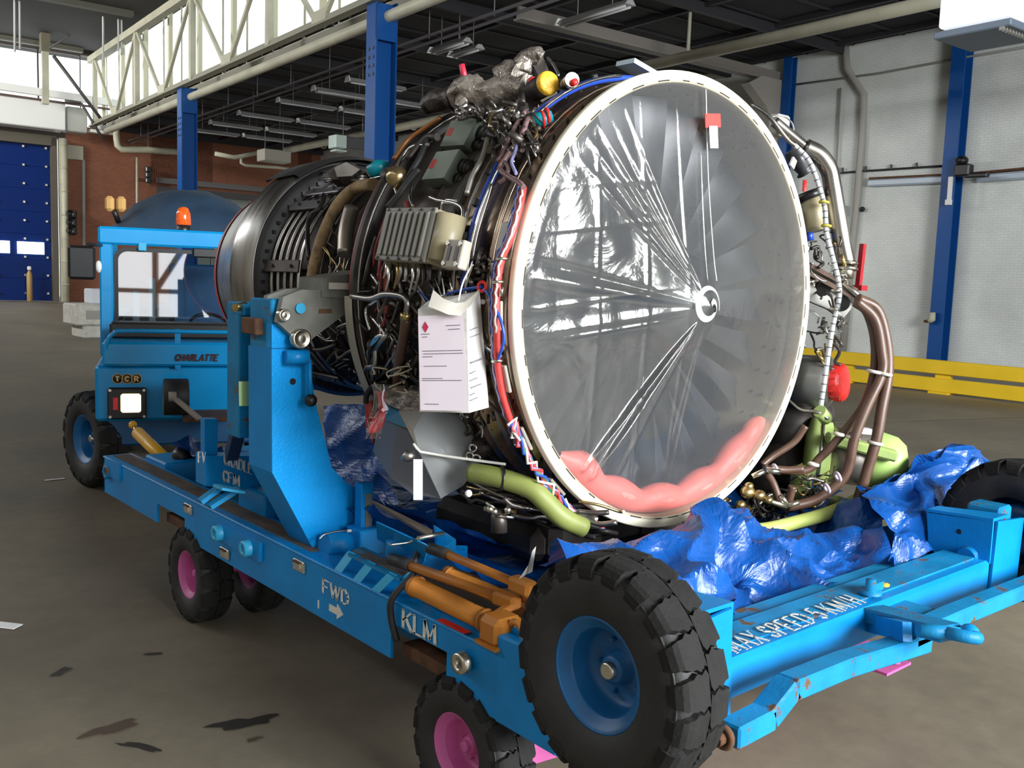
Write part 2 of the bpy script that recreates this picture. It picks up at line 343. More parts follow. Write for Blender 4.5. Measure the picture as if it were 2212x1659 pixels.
    def torus(s, c, axis, R, r, seg=48, rs=8, a0=0, a1=2*PI):
        ax = Vector(axis).normalized(); ref = Vector((0, 0, 1)) if abs(ax.z) < 0.9 else Vector((1, 0, 0))
        n1 = (ref-ax*ref.dot(ax)).normalized(); n2 = ax.cross(n1); full = abs(a1-a0-2*PI) < 1e-6
        P = []
        for k in range(seg+1):
            a = a0+(a1-a0)*k/seg; rad = n1*math.cos(a)+n2*math.sin(a)
            P.append([Vector(c)+rad*(R+r*math.cos(2*PI*j/rs))+ax*(-r*math.sin(2*PI*j/rs)) for j in range(rs)])
        return s.grid(P, True)
    def build(s, name, ma, parent=None, **kw):
        T = s.T; vs = [T @ v for v in s.v] if T is not None else s.v
        me = bpy.data.meshes.new(name)
        o = bpy.data.objects.new(name, me)
        org = Vector((0, 0, 0))
        if parent is not None: org = Vector(parent.get('_org', (0, 0, 0)))
        else:
            if kw.get('origin', True) and vs and not kw.get('kind') == 'structure':
                xs = [v.x for v in vs]; ys = [v.y for v in vs]; zs = [v.z for v in vs]
                org = Vector(((min(xs)+max(xs))/2, (min(ys)+max(ys))/2, min(zs))); o.location = org
        vs = [v-org for v in vs]
        me.from_pydata([tuple(v) for v in vs], [], s.f)
        if any(s.smooth): me.polygons.foreach_set('use_smooth', s.smooth)
        me.materials.append(ma); me.update()
        COL.objects.link(o)
        if parent is not None: o.parent = parent
        o['_org'] = tuple(org)
        for k in ('label', 'category', 'group', 'kind'):
            if kw.get(k): o[k] = kw[k]
        return o
def thing(name, label, cat, loc, group=None):
    o = bpy.data.objects.new(name, None); COL.objects.link(o); o.location = loc; o.empty_display_size = 0.1
    o['label'] = label; o['category'] = cat; o['_org'] = tuple(loc)
    if group: o['group'] = group
    return o
def clone(root, offset, label=None, group=None):
    r = root.copy(); COL.objects.link(r); r.location = Vector(root.location)+Vector(offset)
    if label: r['label'] = label
    if group: r['group'] = group
    for ch in list(root.children):
        c = ch.copy(); COL.objects.link(c); c.parent = r
        for g in list(ch.children):
            d = g.copy(); COL.objects.link(d); d.parent = c
    return r
def spl(pts, n=8):
    """Catmull-Rom through the points"""
    P = [Vector(p) for p in pts]
    if len(P) < 3: return P
    out = []; Q = [P[0]*2-P[1]]+P+[P[-1]*2-P[-2]]
    for i in range(1, len(Q)-2):
        for k in range(n):
            t = k/n; a, b, c, d = Q[i-1], Q[i], Q[i+1], Q[i+2]
            out.append(0.5*((2*b)+(c-a)*t+(2*a-5*b+4*c-d)*t*t+(-a+3*b-3*c+d)*t**3))
    out.append(P[-1]); return out
def pipe(pts, r, ma, parent, name='pipe', n=6, seg=8, **kw):
    return MB().tube(spl(pts, n), r, seg).build(name, ma, parent, **kw)

# ------------------------------------------------------------------ stroke lettering (serif and plain), cut as raised flat strokes
GL = {
 'F': [[(0, 0), (0, 1)], [(0, 1), (.62, 1)], [(0, .52), (.48, .52)]], 'W': [[(0, 1), (.25, 0)], [(.25, 0), (.5, .9)], [(.5, .9), (.75, 0)], [(.75, 0), (1, 1)]],
 'D': [[(0, 0), (0, 1)], [(0, 1), (.35, 1), (.62, .8), (.7, .5), (.62, .2), (.35, 0), (0, 0)]], 'K': [[(0, 0), (0, 1)], [(.65, 1), (0, .42)], [(.22, .6), (.7, 0)]],
 'L': [[(0, 1), (0, 0)], [(0, 0), (.55, 0)]], 'M': [[(0, 0), (.06, 1)], [(.06, 1), (.45, .1)], [(.45, .1), (.84, 1)], [(.84, 1), (.9, 0)]],
 'A': [[(0, 0), (.36, 1)], [(.36, 1), (.72, 0)], [(.14, .36), (.58, .36)]], 'X': [[(0, 0), (.65, 1)], [(0, 1), (.65, 0)]],
 'S': [[(.55, .82), (.42, .98), (.2, .98), (.03, .82), (.08, .6), (.45, .42), (.55, .22), (.4, .02), (.18, .02), (0, .2)]],
 'P': [[(0, 0), (0, 1)], [(0, 1), (.4, 1), (.56, .78), (.4, .5), (0, .5)]], 'E': [[(0, 0), (0, 1)], [(0, 1), (.55, 1)], [(0, .52), (.42, .52)], [(0, 0), (.57, 0)]],
 '5': [[(.48, 1), (.1, 1)], [(.1, 1), (.05, .58)], [(.05, .58), (.35, .62), (.52, .42), (.48, .12), (.25, 0), (0, .1)]], '/': [[(0, -.05), (.3, 1.05)]],
 'H': [[(0, 0), (0, 1)], [(.6, 0), (.6, 1)], [(0, .52), (.6, .52)]], 'C': [[(.58, .8), (.42, .98), (.2, .96), (.02, .7), (.02, .3), (.2, .04), (.42, .02), (.58, .2)]],
 'R': [[(0, 0), (0, 1)], [(0, 1), (.4, 1), (.55, .78), (.4, .52), (0, .52)], [(.28, .52), (.6, 0)]], 'T': [[(.3, 0), (.3, 1)], [(0, 1), (.6, 1)]],
 'N': [[(0, 0), (0, 1)], [(0, 1), (.6, 0)], [(.6, 0), (.6, 1)]], 'I': [[(.05, 0), (.05, 1)]], '.': [[(0, 0), (0, .1)]], 'V': [[(0, 1), (.33, 0)], [(.33, 0), (.66, 1)]],
 '1': [[(0, .8), (.15, 1)], [(.15, 1), (.15, 0)]], 'G': [[(.58, .8), (.42, .98), (.2, .96), (.02, .7), (.02, .3), (.2, .04), (.42, .02), (.58, .2), (.58, .45), (.35, .45)]],
}
def letters(mb, text, o, xd, yd, nrm, th=0.12, serif=True, gap=0.28, depth=0.002):
    """o: lower left, xd/yd: vectors of one letter height along the text and up"""
    o = Vector(o); xd = Vector(xd); yd = Vector(yd); nrm = Vector(nrm).normalized(); cx_ = 0.0; h = yd.length
    def P(x, y): return o+xd*x+yd*y+nrm*depth
    for ch in text:
        if ch == ' ': cx_ += 0.45; continue
        g = GL.get(ch)
        if not g: continue
        wmax = max(p[0] for l in g for p in l)
        for l in g:
            for (x0, y0), (x1, y1) in zip(l[:-1], l[1:]):
                vert = abs(x1-x0) < 0.2 or (y1-y0)*(x1-x0) < 0
                t = th*min(1.0, 1.5*xd.length/h)*(1.15 if vert else (0.5 if serif else 1.0))
                a = P(cx_+x0, y0); b = P(cx_+x1, y1); d = b-a; e = d.normalized()*t*h*0.2 if d.length > 0 else d
                sd = nrm.cross(d).normalized()*t*h/2
                mb.prism([a-e-sd, b+e-sd, b+e+sd, a-e+sd], nrm*depth)
            if serif and len(l) == 2:
                for (x0, y0) in l:
                    if y0 in (0, 1):
                        a = P(cx_+x0-.10, y0); b = P(cx_+x0+.10, y0); sd = yd*0.02
                        mb.prism([a-sd, b-sd, b+sd, a+sd], nrm*depth)
        cx_ += wmax+gap
    return cx_

def fit_text(mb, text, a, b_, up, nrm, th=.13, serif=True, gap=.26, depth=.002):
    a = Vector(a); b_ = Vector(b_); tot = letters(MB(), text, a, (1, 0, 0), (0, 0, 1), (0, -1, 0), th, serif, gap)-gap
    letters(mb, text, a, (b_-a)/tot, up, nrm, th, serif, gap, depth)
# ================================================================== THE HANGAR (building frame: u to the right, v away, z up)
def struct(name, mb, ma, **kw): return mb.build(name, ma, None, kind='structure', **kw)
UC = 9.32   # line of columns and truss
b = MB(BT); b._add([(-14, -15, 0), (24, -15, 0), (24, 60, 0), (-14, 60, 0)], [(0, 1, 2, 3)]); struct('floor', b, FLOORM)
def bwall(name, ma, c, d):
    o = MB().box((c[0], c[1], c[2]), d).build(name, ma, None, kind='structure')
    o.rotation_euler = (0, 0, math.atan2(EXB[1], EXB[0])); return o
bwall('wall_right', WALLBR, (23.2, 22, 4.7), (0.4, 76, 9.4))
# end wall: brick piers round the big door, the low bay opening and the window band
bk = MB(); V = 52.2
bk.box((10.2, V, 4.6), (3.85, 0.4, 9.2)); bk.box((14.2, V, 7.9), (4.2, .4, 2.6)); bk.box((22.3, V, 4.6), (1.6, .4, 9.2)); bk.box((13.0, V, 3.4), (1.8, .4, 6.8)); bk.box((17.6, V, 7.8), (9.6, .4, 2.8))
o = struct('wall_back', bk, REDBR); o.rotation_euler = (0, 0, math.atan2(EXB[1], EXB[0]))
b = MB(BT); b.box((-4, V+.5, 5), (17, .3, 10)); b.box((16.5, V+4, 3.3), (10, .3, 6.6)); struct('wall_back_outer', b, mat('dim_render', (0.07, 0.06, 0.05), .8))
b = MB(BT); b.box((-2.5, V, 9.0), (22, .5, 1.1)); b.box((-2.0, V, 13.05), (25, .5, .4)); struct('trim_1', b, mat('brown_steel_fascia', (0.06, 0.045, 0.035), .7))
b = MB(BT); b.box((16.85, 19.5, 9.55), (13.1, 70, .25)); struct('ceiling', b, CEILM)
b = MB(BT)
for k in range(15): b.box((16.8, -12+k*4.55, 9.28), (13, .16, .3))
for k in range(5): b.box((10.8+k*2.9, 19.5, 9.36), (.12, 70, .16))
for k in range(40): b.box((16.8, -13+k*1.65, 9.41), (13, .07, .07))
struct('ceiling_joists', b, mat('purple_black_joist', (0.03, 0.027, 0.032), .6))
b = MB(BT); b.box((-1.9, 19.5, 13.22), (25.0, 70, .25)); struct('ceiling_high_bay', b, ROOFM)
b = MB(BT)
for k in range(6): b.box((-2.2, 5+k*9.3, 13.0), (23, .4, .25))
struct('roof_beams', b, mat('roof_beam_paint', (0.10, 0.095, 0.07), .6))
# unseen front wall with open door, left wall with window band; sill and openings shaped to steer daylight
b = MB(BT); b.box((5, -15, 11.5), (39, .4, 5.5)); b.box((16.5, -15, 4.5), (15, .4, 9)); b.box((-11.2, -15, 4.5), (5.6, .4, 9)); b.box((3.7, -15, 1.3), (13, .4, 2.6)); struct('wall_front', b, mat('front_wall_render', (0.3, 0.29, 0.26), .8))
b = MB(BT); b.box((-14.2, 19, 5.2), (.4, 70, 10.4)); b.box((-14.2, 19, 13.2), (.4, 70, 1.8)); struct('wall_left', b, mat('left_wall_render', (0.28, 0.25, 0.21), .8))
b = MB(BT)
for u_ in (-6.3, -4.6, -2.9, -1.2, 1.5, 4.5, 7.5): b.box((u_, -14.9, 4.5), (.14, .2, 9))
for u_ in (-6.3, -4.6): b.bar((u_, -14.9, 1.2), (u_+1.7, -14.9, 3.9), .16, .16)
for z_ in (1.2, 3.9, 6.5): b.box((1, -14.9, z_), (18, .15, .14))
struct('reflection_bars', b, mat('dark_reflection_bar', (.05, .05, .05), .5))  # unseen bars added to give the windscreen a lattice to reflect
# ---- big blue sectional hangar door
dr = bpy.data.objects.new('door_1', None); COL.objects.link(dr); dr['kind'] = 'structure'; dr['_org'] = (0, 0, 0)
for k in range(7):
    b = MB(BT); b.box((-0.2, 51.8, .58+k*1.145), (15.8, .12, 1.145), bev=.012); b.build('door_panel', DOORBLUE, dr)
for (u0, u1) in ((6.1, 7.35), (4.0, 5.75)):
    b = MB(BT); b.box(((u0+u1)/2, 51.68, 2.72), (u1-u0, .10, .62)); b.build('pane', WINLIT, dr)
b = MB(BT)
for k in range(9):
    for u_ in (7.5, 6.45, 5.2): b.box((u_, 51.68, .4+k*.93), (.1, .12, .1))
b.build('hinge', ZINC, dr)
b = MB(BT); b.box((7.85, 51.6, 4.2), (.28, .5, 8.4)); b.box((-.3, 51.6, 8.22), (16.5, .5, .5)); b.build('door_frame', mat('dark_door_frame', (0.10, 0.085, 0.06), .6), dr)
b = MB(BT); b.cylr((8.3, 51.3, 0), (8.3, 51.3, 8.4), .16); b.box((8.12, 51.5, 4.2), (.1, .4, 8.4))
for k in range(7): b.torus((8.3, 51.3, .9+k*1.2), (0, 0, 1), .17, .03, 16, 6)
b.build('guide_pipe', CREAM, dr)
# ---- white door drive housing above the door
t = thing('door_drive_housing', 'long white painted box housing above the tall blue hangar door', 'housing', bv(1, 51.0, 8.9))
MB(BT).box((.6, 50.9, 9.35), (15.2, 1.2, 1.35), bev=.05).build('housing_box', mat('white_enamel', (0.8, 0.8, 0.76), .5), t)
MB(BT).box((8.75, 50.9, 9.3), (1.0, 1.0, 1.25), bev=.05).build('end_box', mat('pale_grey_enamel', (0.42, 0.42, 0.38), .5), t)
MB(BT).bar((-6, 50.3, 10.6), (11.0, 50.3, 10.35), .25, .35).build('rail', WHITE, t)
MB(BT).bar((-6, 50.2, 10.15), (10.5, 50.2, 10.0), .1, .1).build('rail', mat('rail_brown', (.1, .06, .05), .6), t)
MB(BT).cylr((9.9, 50.8, 9.0), (9.9, 50.8, 9.6), .17).box((10.0, 50.7, 8.85), (1.2, .5, .15)).build('motor', WHITE, t)
# ---- window bands: end wall of the high bay and the clerestory behind the truss
def windows(n0, segs):
    for i, (c, d, ax_) in enumerate(segs):
        w_ = bpy.data.objects.new('window_%d' % (n0+i), None); COL.objects.link(w_); w_['kind'] = 'structure'; w_['_org'] = (0, 0, 0)
        MB(BT).box(c, d).build('pane', WGLASS, w_)
        L_ = d[ax_]; fr = MB(BT)
        for s_ in (-1, 1):
            cc = list(c); cc[ax_] += s_*L_/2; dd = [.05, .05, .05]; dd[2] = d[2]; fr.box(cc, dd)
        for zz in (-1, 1):
            cc = list(c); cc[2] += zz*d[2]/2; dd = [.1, .1, .1]; dd[ax_] = L_; fr.box(cc, dd)
        fr.build('window_frame', CREAM if ax_ == 1 else mat('dark_window_steel', (.05, .04, .04), .5), w_)
segs = [((9.9-.95-2.03*k-1.0+.35, 52.1, 11.2), (2.0, .03, 3.3), 0) for k in range(8)]
windows(1, segs)
windows(9, [((10.35, 51.0-2.45*k-1.2, 11.1), (.03, 2.42, 3.6), 1) for k in range(17)])
b = MB(BT); b.box((10.4, 30, 9.2), (.3, 44, .2)); b.box((10.4, 30, 13.05), (.3, 44, .3)); b.box((10.4, -4, 11), (.3, 26, 4.2)); struct('wall_clerestory', b, mat('clerestory_sill', (0.2, 0.19, 0.15), .7))
# ---- truss girder on the column line
tr = thing('truss_girder', 'long cream painted steel truss girder in front of the clerestory windows', 'girder', bv(UC, 52, 8.9))
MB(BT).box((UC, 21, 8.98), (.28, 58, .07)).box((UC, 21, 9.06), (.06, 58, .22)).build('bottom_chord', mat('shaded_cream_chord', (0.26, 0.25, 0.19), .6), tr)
MB(BT).box((UC, 21, 12.25), (.3, 58, .3)).build('top_chord', CREAM, tr)
MB(BT).cylr((UC+.35, -8, 8.62), (UC+.35, 48.4, 8.62), .15, 14).build('pipe', CREAM, tr)
for k in range(6):
    vb = 45.4-7.4*k
    for s_ in (-1, 1):
        MB(BT).bar((UC, vb+s_*.25, 9.1), (UC, vb+s_*3.65, 12.2), .12, .13).build('diagonal', CREAM, tr)
    MB(BT).box((UC, vb+3.7, 10.6), (.2, .24, 3.2)).build('vertical', CREAM, tr)
    MB(BT).box((UC, vb, 9.2), (.14, .9, .35)).build('gusset_plate', CREAM, tr)
for k in range(12):
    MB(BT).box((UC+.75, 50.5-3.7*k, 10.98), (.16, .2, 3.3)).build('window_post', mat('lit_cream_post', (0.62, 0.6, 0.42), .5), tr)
# ---- blue steel columns
def hcol(name, label, u_, v_, ztop, wd, dp, ma=STEELCOL, plate=True):
    t = thing(name, label, 'column', bv(u_, v_, 0))
    MB(BT).box((u_-wd/2+.02, v_, ztop/2), (.04, dp, ztop)).build('flange', ma, t)
    MB(BT).box((u_+wd/2-.02, v_, ztop/2), (.04, dp, ztop)).build('flange', ma, t)
    MB(BT).box((u_, v_, ztop/2), (wd-.08, .03, ztop)).build('web', ma, t)
    if plate:
        MB(BT).box((u_, v_-dp/2+.03, ztop-.55), (wd, .05, .9)).build('splice_plate', ma, t)
        q = MB(BT)
        for a in range(4):
            for c in (-1, 1): q.cylr((u_-wd/2-.02, v_+c*.12, ztop-1.2-a*.22), (u_-wd/2, v_+c*.12, ztop-1.2-a*.22), .045, 8)
        q.build('bolt', mat('dark_bolt', (.01, .03, .08), .4), t)
    return t
hcol('steel_column', 'nearer of the two blue steel columns, rising behind the engine top', 9.62, 20.1, 9.0, .62, .55)
hcol('steel_column', 'farther blue steel column standing behind the canvas dome', 9.62, 35.8, 9.0, .62, .55)
hcol('steel_column', 'blue steel column against the white brick wall, behind the yellow rail', 22.75, 11.45, 9.3, .42, .4, plate=False)
hcol('steel_column', 'thin distant blue column at the white wall above the engine right shoulder', 22.7, 17.1, 9.3, .3, .3, plate=False)
# ---- twin trays, pipes and beams under the low ceiling
t = thing('cable_tray', 'pair of long parallel dark tubes hung under the low ceiling', 'tray', bv(11.3, 35, 8.4))
for dz, du in ((8.55, 0), (8.42, .14)): MB(BT).cylr((11.3+du, 0, dz), (11.3+du, 50.5, dz), .045, 8).build('tube', mat('dull_purple_tube', (.12, .11, .12), .5), t)
for k in range(16): MB(BT).cylr((11.37, 2+k*3.1, 8.5), (11.37, 2+k*3.1, 9.4), .014, 6).build('hanger_rod', CONCGREY, t)
t = thing('duct_pipe', 'thick beige round pipe running under the ceiling towards the top right lamp', 'pipe', bv(16.3, 12, 7.8))
MB(BT).cylr((16.3, 4.0, 8.0), (16.3, 17.6, 8.0), .15, 16).build('pipe_run', CREAM, t)
MB(BT).cylr((16.3, 15.5, 8.0), (16.3, 15.5, 9.4), .05, 8).build('hanger_rod', CREAM, t)
t = thing('duct_pipe', 'beige pipe behind the blue columns running to the grey heater box', 'pipe', bv(16.5, 35, 7.6))
MB(BT).tube([bvv for bvv in [(16.6, 20, 7.8), (16.4, 30, 7.8), (16.2, 41.5, 7.8)]], .16, 14).build('pipe_run', CREAM, t)
for k in range(5): MB(BT).torus((16.5, 22+k*4, 7.8), (0, 1, 0), .165, .03, 16, 6).build('clamp_ring', CREAM, t)
t = thing('duct_pipe', 'white pipe dropping from the truss corner and bending along the brick wall', 'pipe', bv(11.3, 48, 7))
MB(BT).tube([Vector(atv(251, 272, 49)), Vector(atv(252, 300, 49)), Vector(atv(254, 314, 49)), Vector(atv(262, 322, 49)), Vector(atv(320, 324, 49)), Vector(atv(385, 328, 49))], .17, 10).build('pipe_run', CREAM, t)
hq = Vector(atv(320, 324, 49)); MB(BT).cylr(hq, Vector((hq.x, hq.y, 9.45)), .02, 6).build('hanger_rod', CONCGREY, t)
t = thing('duct_pipe', 'thin white pipe with a square loop left of the grey heater box', 'pipe', bv(16, 47, 6.5))
MB(BT).tube([Vector(atv(*q, 44)) for q in ((465, 332), (505, 340), (520, 338), (570, 326))], .11, 8).build('pipe_run', CREAM, t)
MB(BT).tube([Vector(atv(*q, 44)) for q in ((520, 338), (521, 352), (530, 357), (600, 362), (685, 373))], .08, 8).build('pipe_run', CREAM, t)
t = thing('ceiling_beam', 'grey brown steel beam crossing below the ceiling above the fan case', 'beam', bv(17, 17.7, 8.5))
MB(BT).box((17.4, 17.5, 8.72), (10.6, .1, .34)).box((17.4, 17.5, 8.57), (10.6, .34, .05)).build('beam', mat('grey_beam', (.24, .215, .19), .6), t)
MB(BT).prism([(21.6, 17.3, 8.6), (22.6, 17.3, 8.6), (22.6, 17.3, 6.6), (21.9, 17.3, 7.7), (21.0, 17.3, 8.3)], (0, .35, 0)).build('end_bracket', mat('pale_bracket', (.35, .32, .28), .6), t)
# ---- fluorescent fittings, all switched off
def fixture(u0, u1, v_, z=8.3, double=False, label=None, along=False):
    if along: a, c = (u0, v_), (u0, u1); L_ = abs(u1-v_)
    else: a, c = (u0, v_), (u1, v_); L_ = abs(u1-u0)
    t = thing('strip_light', label, 'light fitting', bv(a[0], a[1], z), 'unlit strip lights under the low ceiling')
    A = Vector((a[0], a[1], z)); Cc = Vector((c[0], c[1], z)); e = (Cc-A).normalized(); sd = Vector((-e.y, e.x, 0))
    MB(BT).prism([A-sd*.06+Vector((0, 0, .12)), A+sd*.06+Vector((0, 0, .12)), A+sd*.17, A-sd*.17], e*L_).build('reflector', FIXT, t)
    MB(BT).prism([A-sd*.1+Vector((0, 0, .16)), A+sd*.1+Vector((0, 0, .16)), A+sd*.19-Vector((0, 0, .02)), A-sd*.19-Vector((0, 0, .02))], -e*.05).build('end_cap', WHITE, t)
    for s_ in ((-1, 1) if double else (0,)): MB(BT).cylr(A+e*.1+sd*.08*s_-Vector((0, 0, .03)), Cc-e*.1+sd*.08*s_-Vector((0, 0, .03)), .03, 8).build('fluorescent_tube', mat('unlit_tube', (.55, .55, .55), .3), t)
    for q in (.25, .75): MB(BT).cylr(A+e*L_*q+Vector((0, 0, .12)), A+e*L_*q+Vector((0, 0, 1.1)), .012, 6).build('hanger_rod', CONCGREY, t)
rows = [28.9, 32.0, 36.0, 39.4, 42.2]
nm = ['nearest', 'second nearest', 'middle', 'second farthest', 'farthest']
for i, v_ in enumerate(rows):
    fixture(11.8, 14.15, v_, 8.3, i == 0, nm[i]+' unlit strip light of the row left of the near blue column')
    fixture(14.35, 16.75, v_-.1, 8.3, False, nm[i]+' unlit strip light of the second row, partly behind the near blue column')
fixture(11.95, 14.1, 26.6, 8.3, False, 'unlit strip light cut by the left edge of the near blue column, above the others')
fixture(12.0, 19.6, 21.4, 8.35, True, 'unlit twin strip light just right of the near blue column top', along=True)
fixture(12.55, 19.8, 21.2, 8.3, False, 'narrow unlit strip light beside the twin one right of the near blue column', along=True)
fixture(12.65, 13.9, 16.4, 8.3, True, 'unlit strip light above the insulated duct on the engine top', along=True)
fixture(18.0, 20.3, 29.5, 8.1, False, 'lone unlit strip light seen low between the near column and the insulated duct')
fixture(18.0, 20.3, 26.5, 7.4, False, 'low unlit strip light behind the insulated duct tail')
# ---- heater boxes and the bright lamp at the top right
t = thing('unit_heater', 'grey heater box with a lit pale green end below the strip lights', 'heater', bv(16, 34, 7.2))
c0 = Vector(atv(762, 312, 34)); MB(BT).box(c0, (1.25, .8, .5), bev=.03).build('casing', mat('dark_casing', (.08, .08, .085), .5), t)
MB(BT).box(c0+Vector((-.75, -.1, 0)), (.5, .7, .52), bev=.02).build('louvre_end', mat('pale_green_louvre', (.55, .66, .6), .4), t)
MB(BT).box(c0+Vector((-.7, -.1, -.36)), (.5, .5, .06)).build('louvre_flap', mat('pale_green_louvre', (.55, .66, .6), .4), t)
t = thing('unit_heater', 'pale grey box hung at the end of the beige pipe', 'heater', bv(15.8, 42, 6.5))
c0 = Vector(atv(592, 338, 41)); MB(BT).box(c0, (1.35, .9, .55), bev=.03).build('casing', mat('pale_casing', (.36, .34, .28), .5), t)
for o_, c0_, in ((0, Vector(atv(592, 338, 41))), (1, Vector(atv(762, 312, 34)))):
    hp_ = [x for x in bpy.data.objects if x.name.startswith('unit_heater') and x.type == 'EMPTY'][1-o_]
    for q_ in (-.45, .45): MB(BT).cylr(c0_+Vector((q_, 0, .2)), Vector((c0_.x+q_, c0_.y, 9.4)), .02, 6).build('hanger_rod', CONCGREY, hp_)
t = thing('gas_heater', 'large white unit with a brightly lit face hanging at the top right corner', 'heater', bv(13, 6, 6.5))
c0 = at(2140, 22, 'z', 7.0)
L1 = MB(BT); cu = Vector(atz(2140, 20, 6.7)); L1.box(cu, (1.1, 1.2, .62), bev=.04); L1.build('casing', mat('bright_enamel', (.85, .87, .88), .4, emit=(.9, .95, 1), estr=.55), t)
MB(BT).box(cu+Vector((.05, 0, -.42)), (1.25, 1.3, .12), bev=.02).build('tray', mat('blue_grey_tray', (.16, .2, .26), .5), t)
q = MB(BT)
for k in range(12): q.box(cu+Vector((-.55+k*.1, -.5, -.5)), (.03, .08, .06))
q.build('tooth_strip', CONCGREY, t)
MB(BT).cylr(cu+Vector((0, 0, .3)), cu+Vector((0, 0, 2.7)), .03, 8).build('hanger_rod', CONCGREY, t)
# ---- right wall services
UW = 22.9
def wp(px, py): return Vector(atu(px, py, UW))
t = thing('wall_pipe', 'fat beige pipe with an elbow running down the white brick wall', 'pipe', bv(22.6, 14.6, 5))
MB(BT).tube([wp(1825, 95), wp(1830, 150), wp(1866, 205), wp(1862, 300), wp(1852, 430), wp(1838, 560), wp(1820, 760)], .11, 12).build('pipe_run', mat('wall_pipe_paint', (.36, .34, .30), .5), t)
t = thing('wall_conduit', 'thin black conduit along the white wall with five short clips', 'conduit', bv(22.7, 13, 5.5))
MB(BT).tube([wp(1802, 600), wp(1804, 385), wp(1815, 374), wp(1840, 371), wp(2066, 356)], .028, 6).build('conduit_run', BLACKP, t)
for px in (1820, 1870, 1925, 1980, 2040): MB(BT).bar(wp(px, 372-(px-1820)*.065), wp(px, 362-(px-1820)*.065), .05, .05).build('clip', BLACKP, t)
t = thing('wall_conduit', 'thin grey vertical conduit left of the fat wall pipe', 'conduit', bv(22.7, 15.4, 5))
MB(BT).tube([wp(1816, 190), wp(1806, 370), wp(1803, 380)], .03, 6).build('conduit_run', CONCGREY, t)
t = thing('wall_conduit', 'brown horizontal conduit near the top of the white wall', 'conduit', bv(22.7, 12, 8.5))
MB(BT).tube([wp(1700, 185), wp(1900, 158), wp(2060, 128), wp(2250, 95)], .03, 6).build('conduit_run', CONCGREY, t)
t = thing('wall_light', 'long pale blue tube fitting on the white wall left of its blue column', 'light fitting', bv(22.6, 13, 5))
MB(BT).bar(wp(1876, 396), wp(2040, 388), .18, .2, bev=.04).build('tube_body', mat('pale_blue_enamel', (.45, .52, .6), .35), t)
MB(BT).bar(wp(1880, 386), wp(2040, 378), .16, .06).build('bracket', RUST, t)
t = thing('wall_light', 'long pale blue tube fitting on the white wall at the right edge', 'light fitting', bv(22.6, 9.8, 5))
MB(BT).bar(wp(2110, 386), wp(2260, 375), .18, .2, bev=.04).build('tube_body', mat('pale_blue_enamel', (.45, .52, .6), .35), t)
MB(BT).bar(wp(2070, 378), wp(2260, 360), .16, .06).build('bracket', RUST, t)
t = thing('wall_motor', 'black motor unit with a white drop pipe on the blue wall column', 'motor', bv(22.3, 11.2, 5))
MB(BT).ball(Vector(atu(2078, 347, 22.35)), .17, 10, (1, 1, .8)).build('motor_cap', BLACKP, t)
MB(BT).box(Vector(atu(2082, 368, 22.35)), (.3, .42, .32), bev=.04).build('motor_body', BLACKP, t)
MB(BT).bar(Vector(atu(2085, 380, 22.35)), Vector(atu(2135, 378, 22.35)), .2, .12, bev=.03).build('motor_tail', BLACKP, t)
MB(BT).bar(Vector(atu(2054, 382, 22.3)), Vector(atu(2050, 437, 22.3)), .07, .1).build('drop_pipe', WHITE, t)
MB(BT).box(Vector(atu(2049, 437, 22.3)), (.12, .14, .14)).build('end_plug', WHITE, t)
t = thing('pipe_stub', 'short white and rusty stub fixed low on the blue wall column', 'fitting', bv(22.3, 11.6, 1.5))
MB(BT).tube([Vector(atu(2014, 675, 22.4)), Vector(atu(2014, 690, 22.4)), Vector(atu(2007, 694, 22.4))], .09, 8).build('stub', CREAM, t)
MB(BT).box(Vector(atu(2001, 694, 22.4)), (.1, .1, .08)).build('rusty_tip', RUST, t)
t = thing('switch_box', 'small grey switch box on the white wall beside the fat pipe', 'switch box', bv(22.8, 15, 4))
MB(BT).box(wp(1820, 455), (.1, .2, .32), bev=.02).build('box', CONCGREY, t)
t = thing('pipe_stub', 'small black knob on the white wall right of the fat pipe', 'fitting', bv(22.8, 14, 4)); MB(BT).ball(wp(1863, 452), .08, 8).build('knob', BLACKP, t)
# ---- yellow guard rail
UR = 15.0
for i, (v0, v1, ps, lab) in enumerate(((1.2, 8.2, (2.0, 7.05), 'yellow board guard rail section nearest the right edge of the view'), (8.25, 15.2, (9.2, 14.2), 'yellow board guard rail section behind the brown hoses'))):
    t = thing('guard_rail', lab, 'guard rail', bv(UR, (v0+v1)/2, 0), 'yellow guard rails before the white wall')
    for zc in (.52, .17): MB(BT).box((UR, (v0+v1)/2, zc), (.1, v1-v0, .27), bev=.012).build('board', YELLOW, t)
    for v_ in ps:
        MB(BT).box((UR+.08, v_, .33), (.12, .3, .6)).build('post', YELLOW, t)
        MB(BT).box((UR+.08, v_, .02), (.4, .4, .04)).build('foot_plate', YELLOW, t)
MB(BT)._add([(7.2, 5.9, .004), (14.8, 4.1, .004), (14.8, 4.17, .004), (7.2, 5.97, .004)], [(0, 1, 2, 3)]).build('floor_line', mat('worn_floor_line', (.26, .22, .13), .7), None, label='thin worn yellow line painted on the dark floor beside the guard rail', category='line')
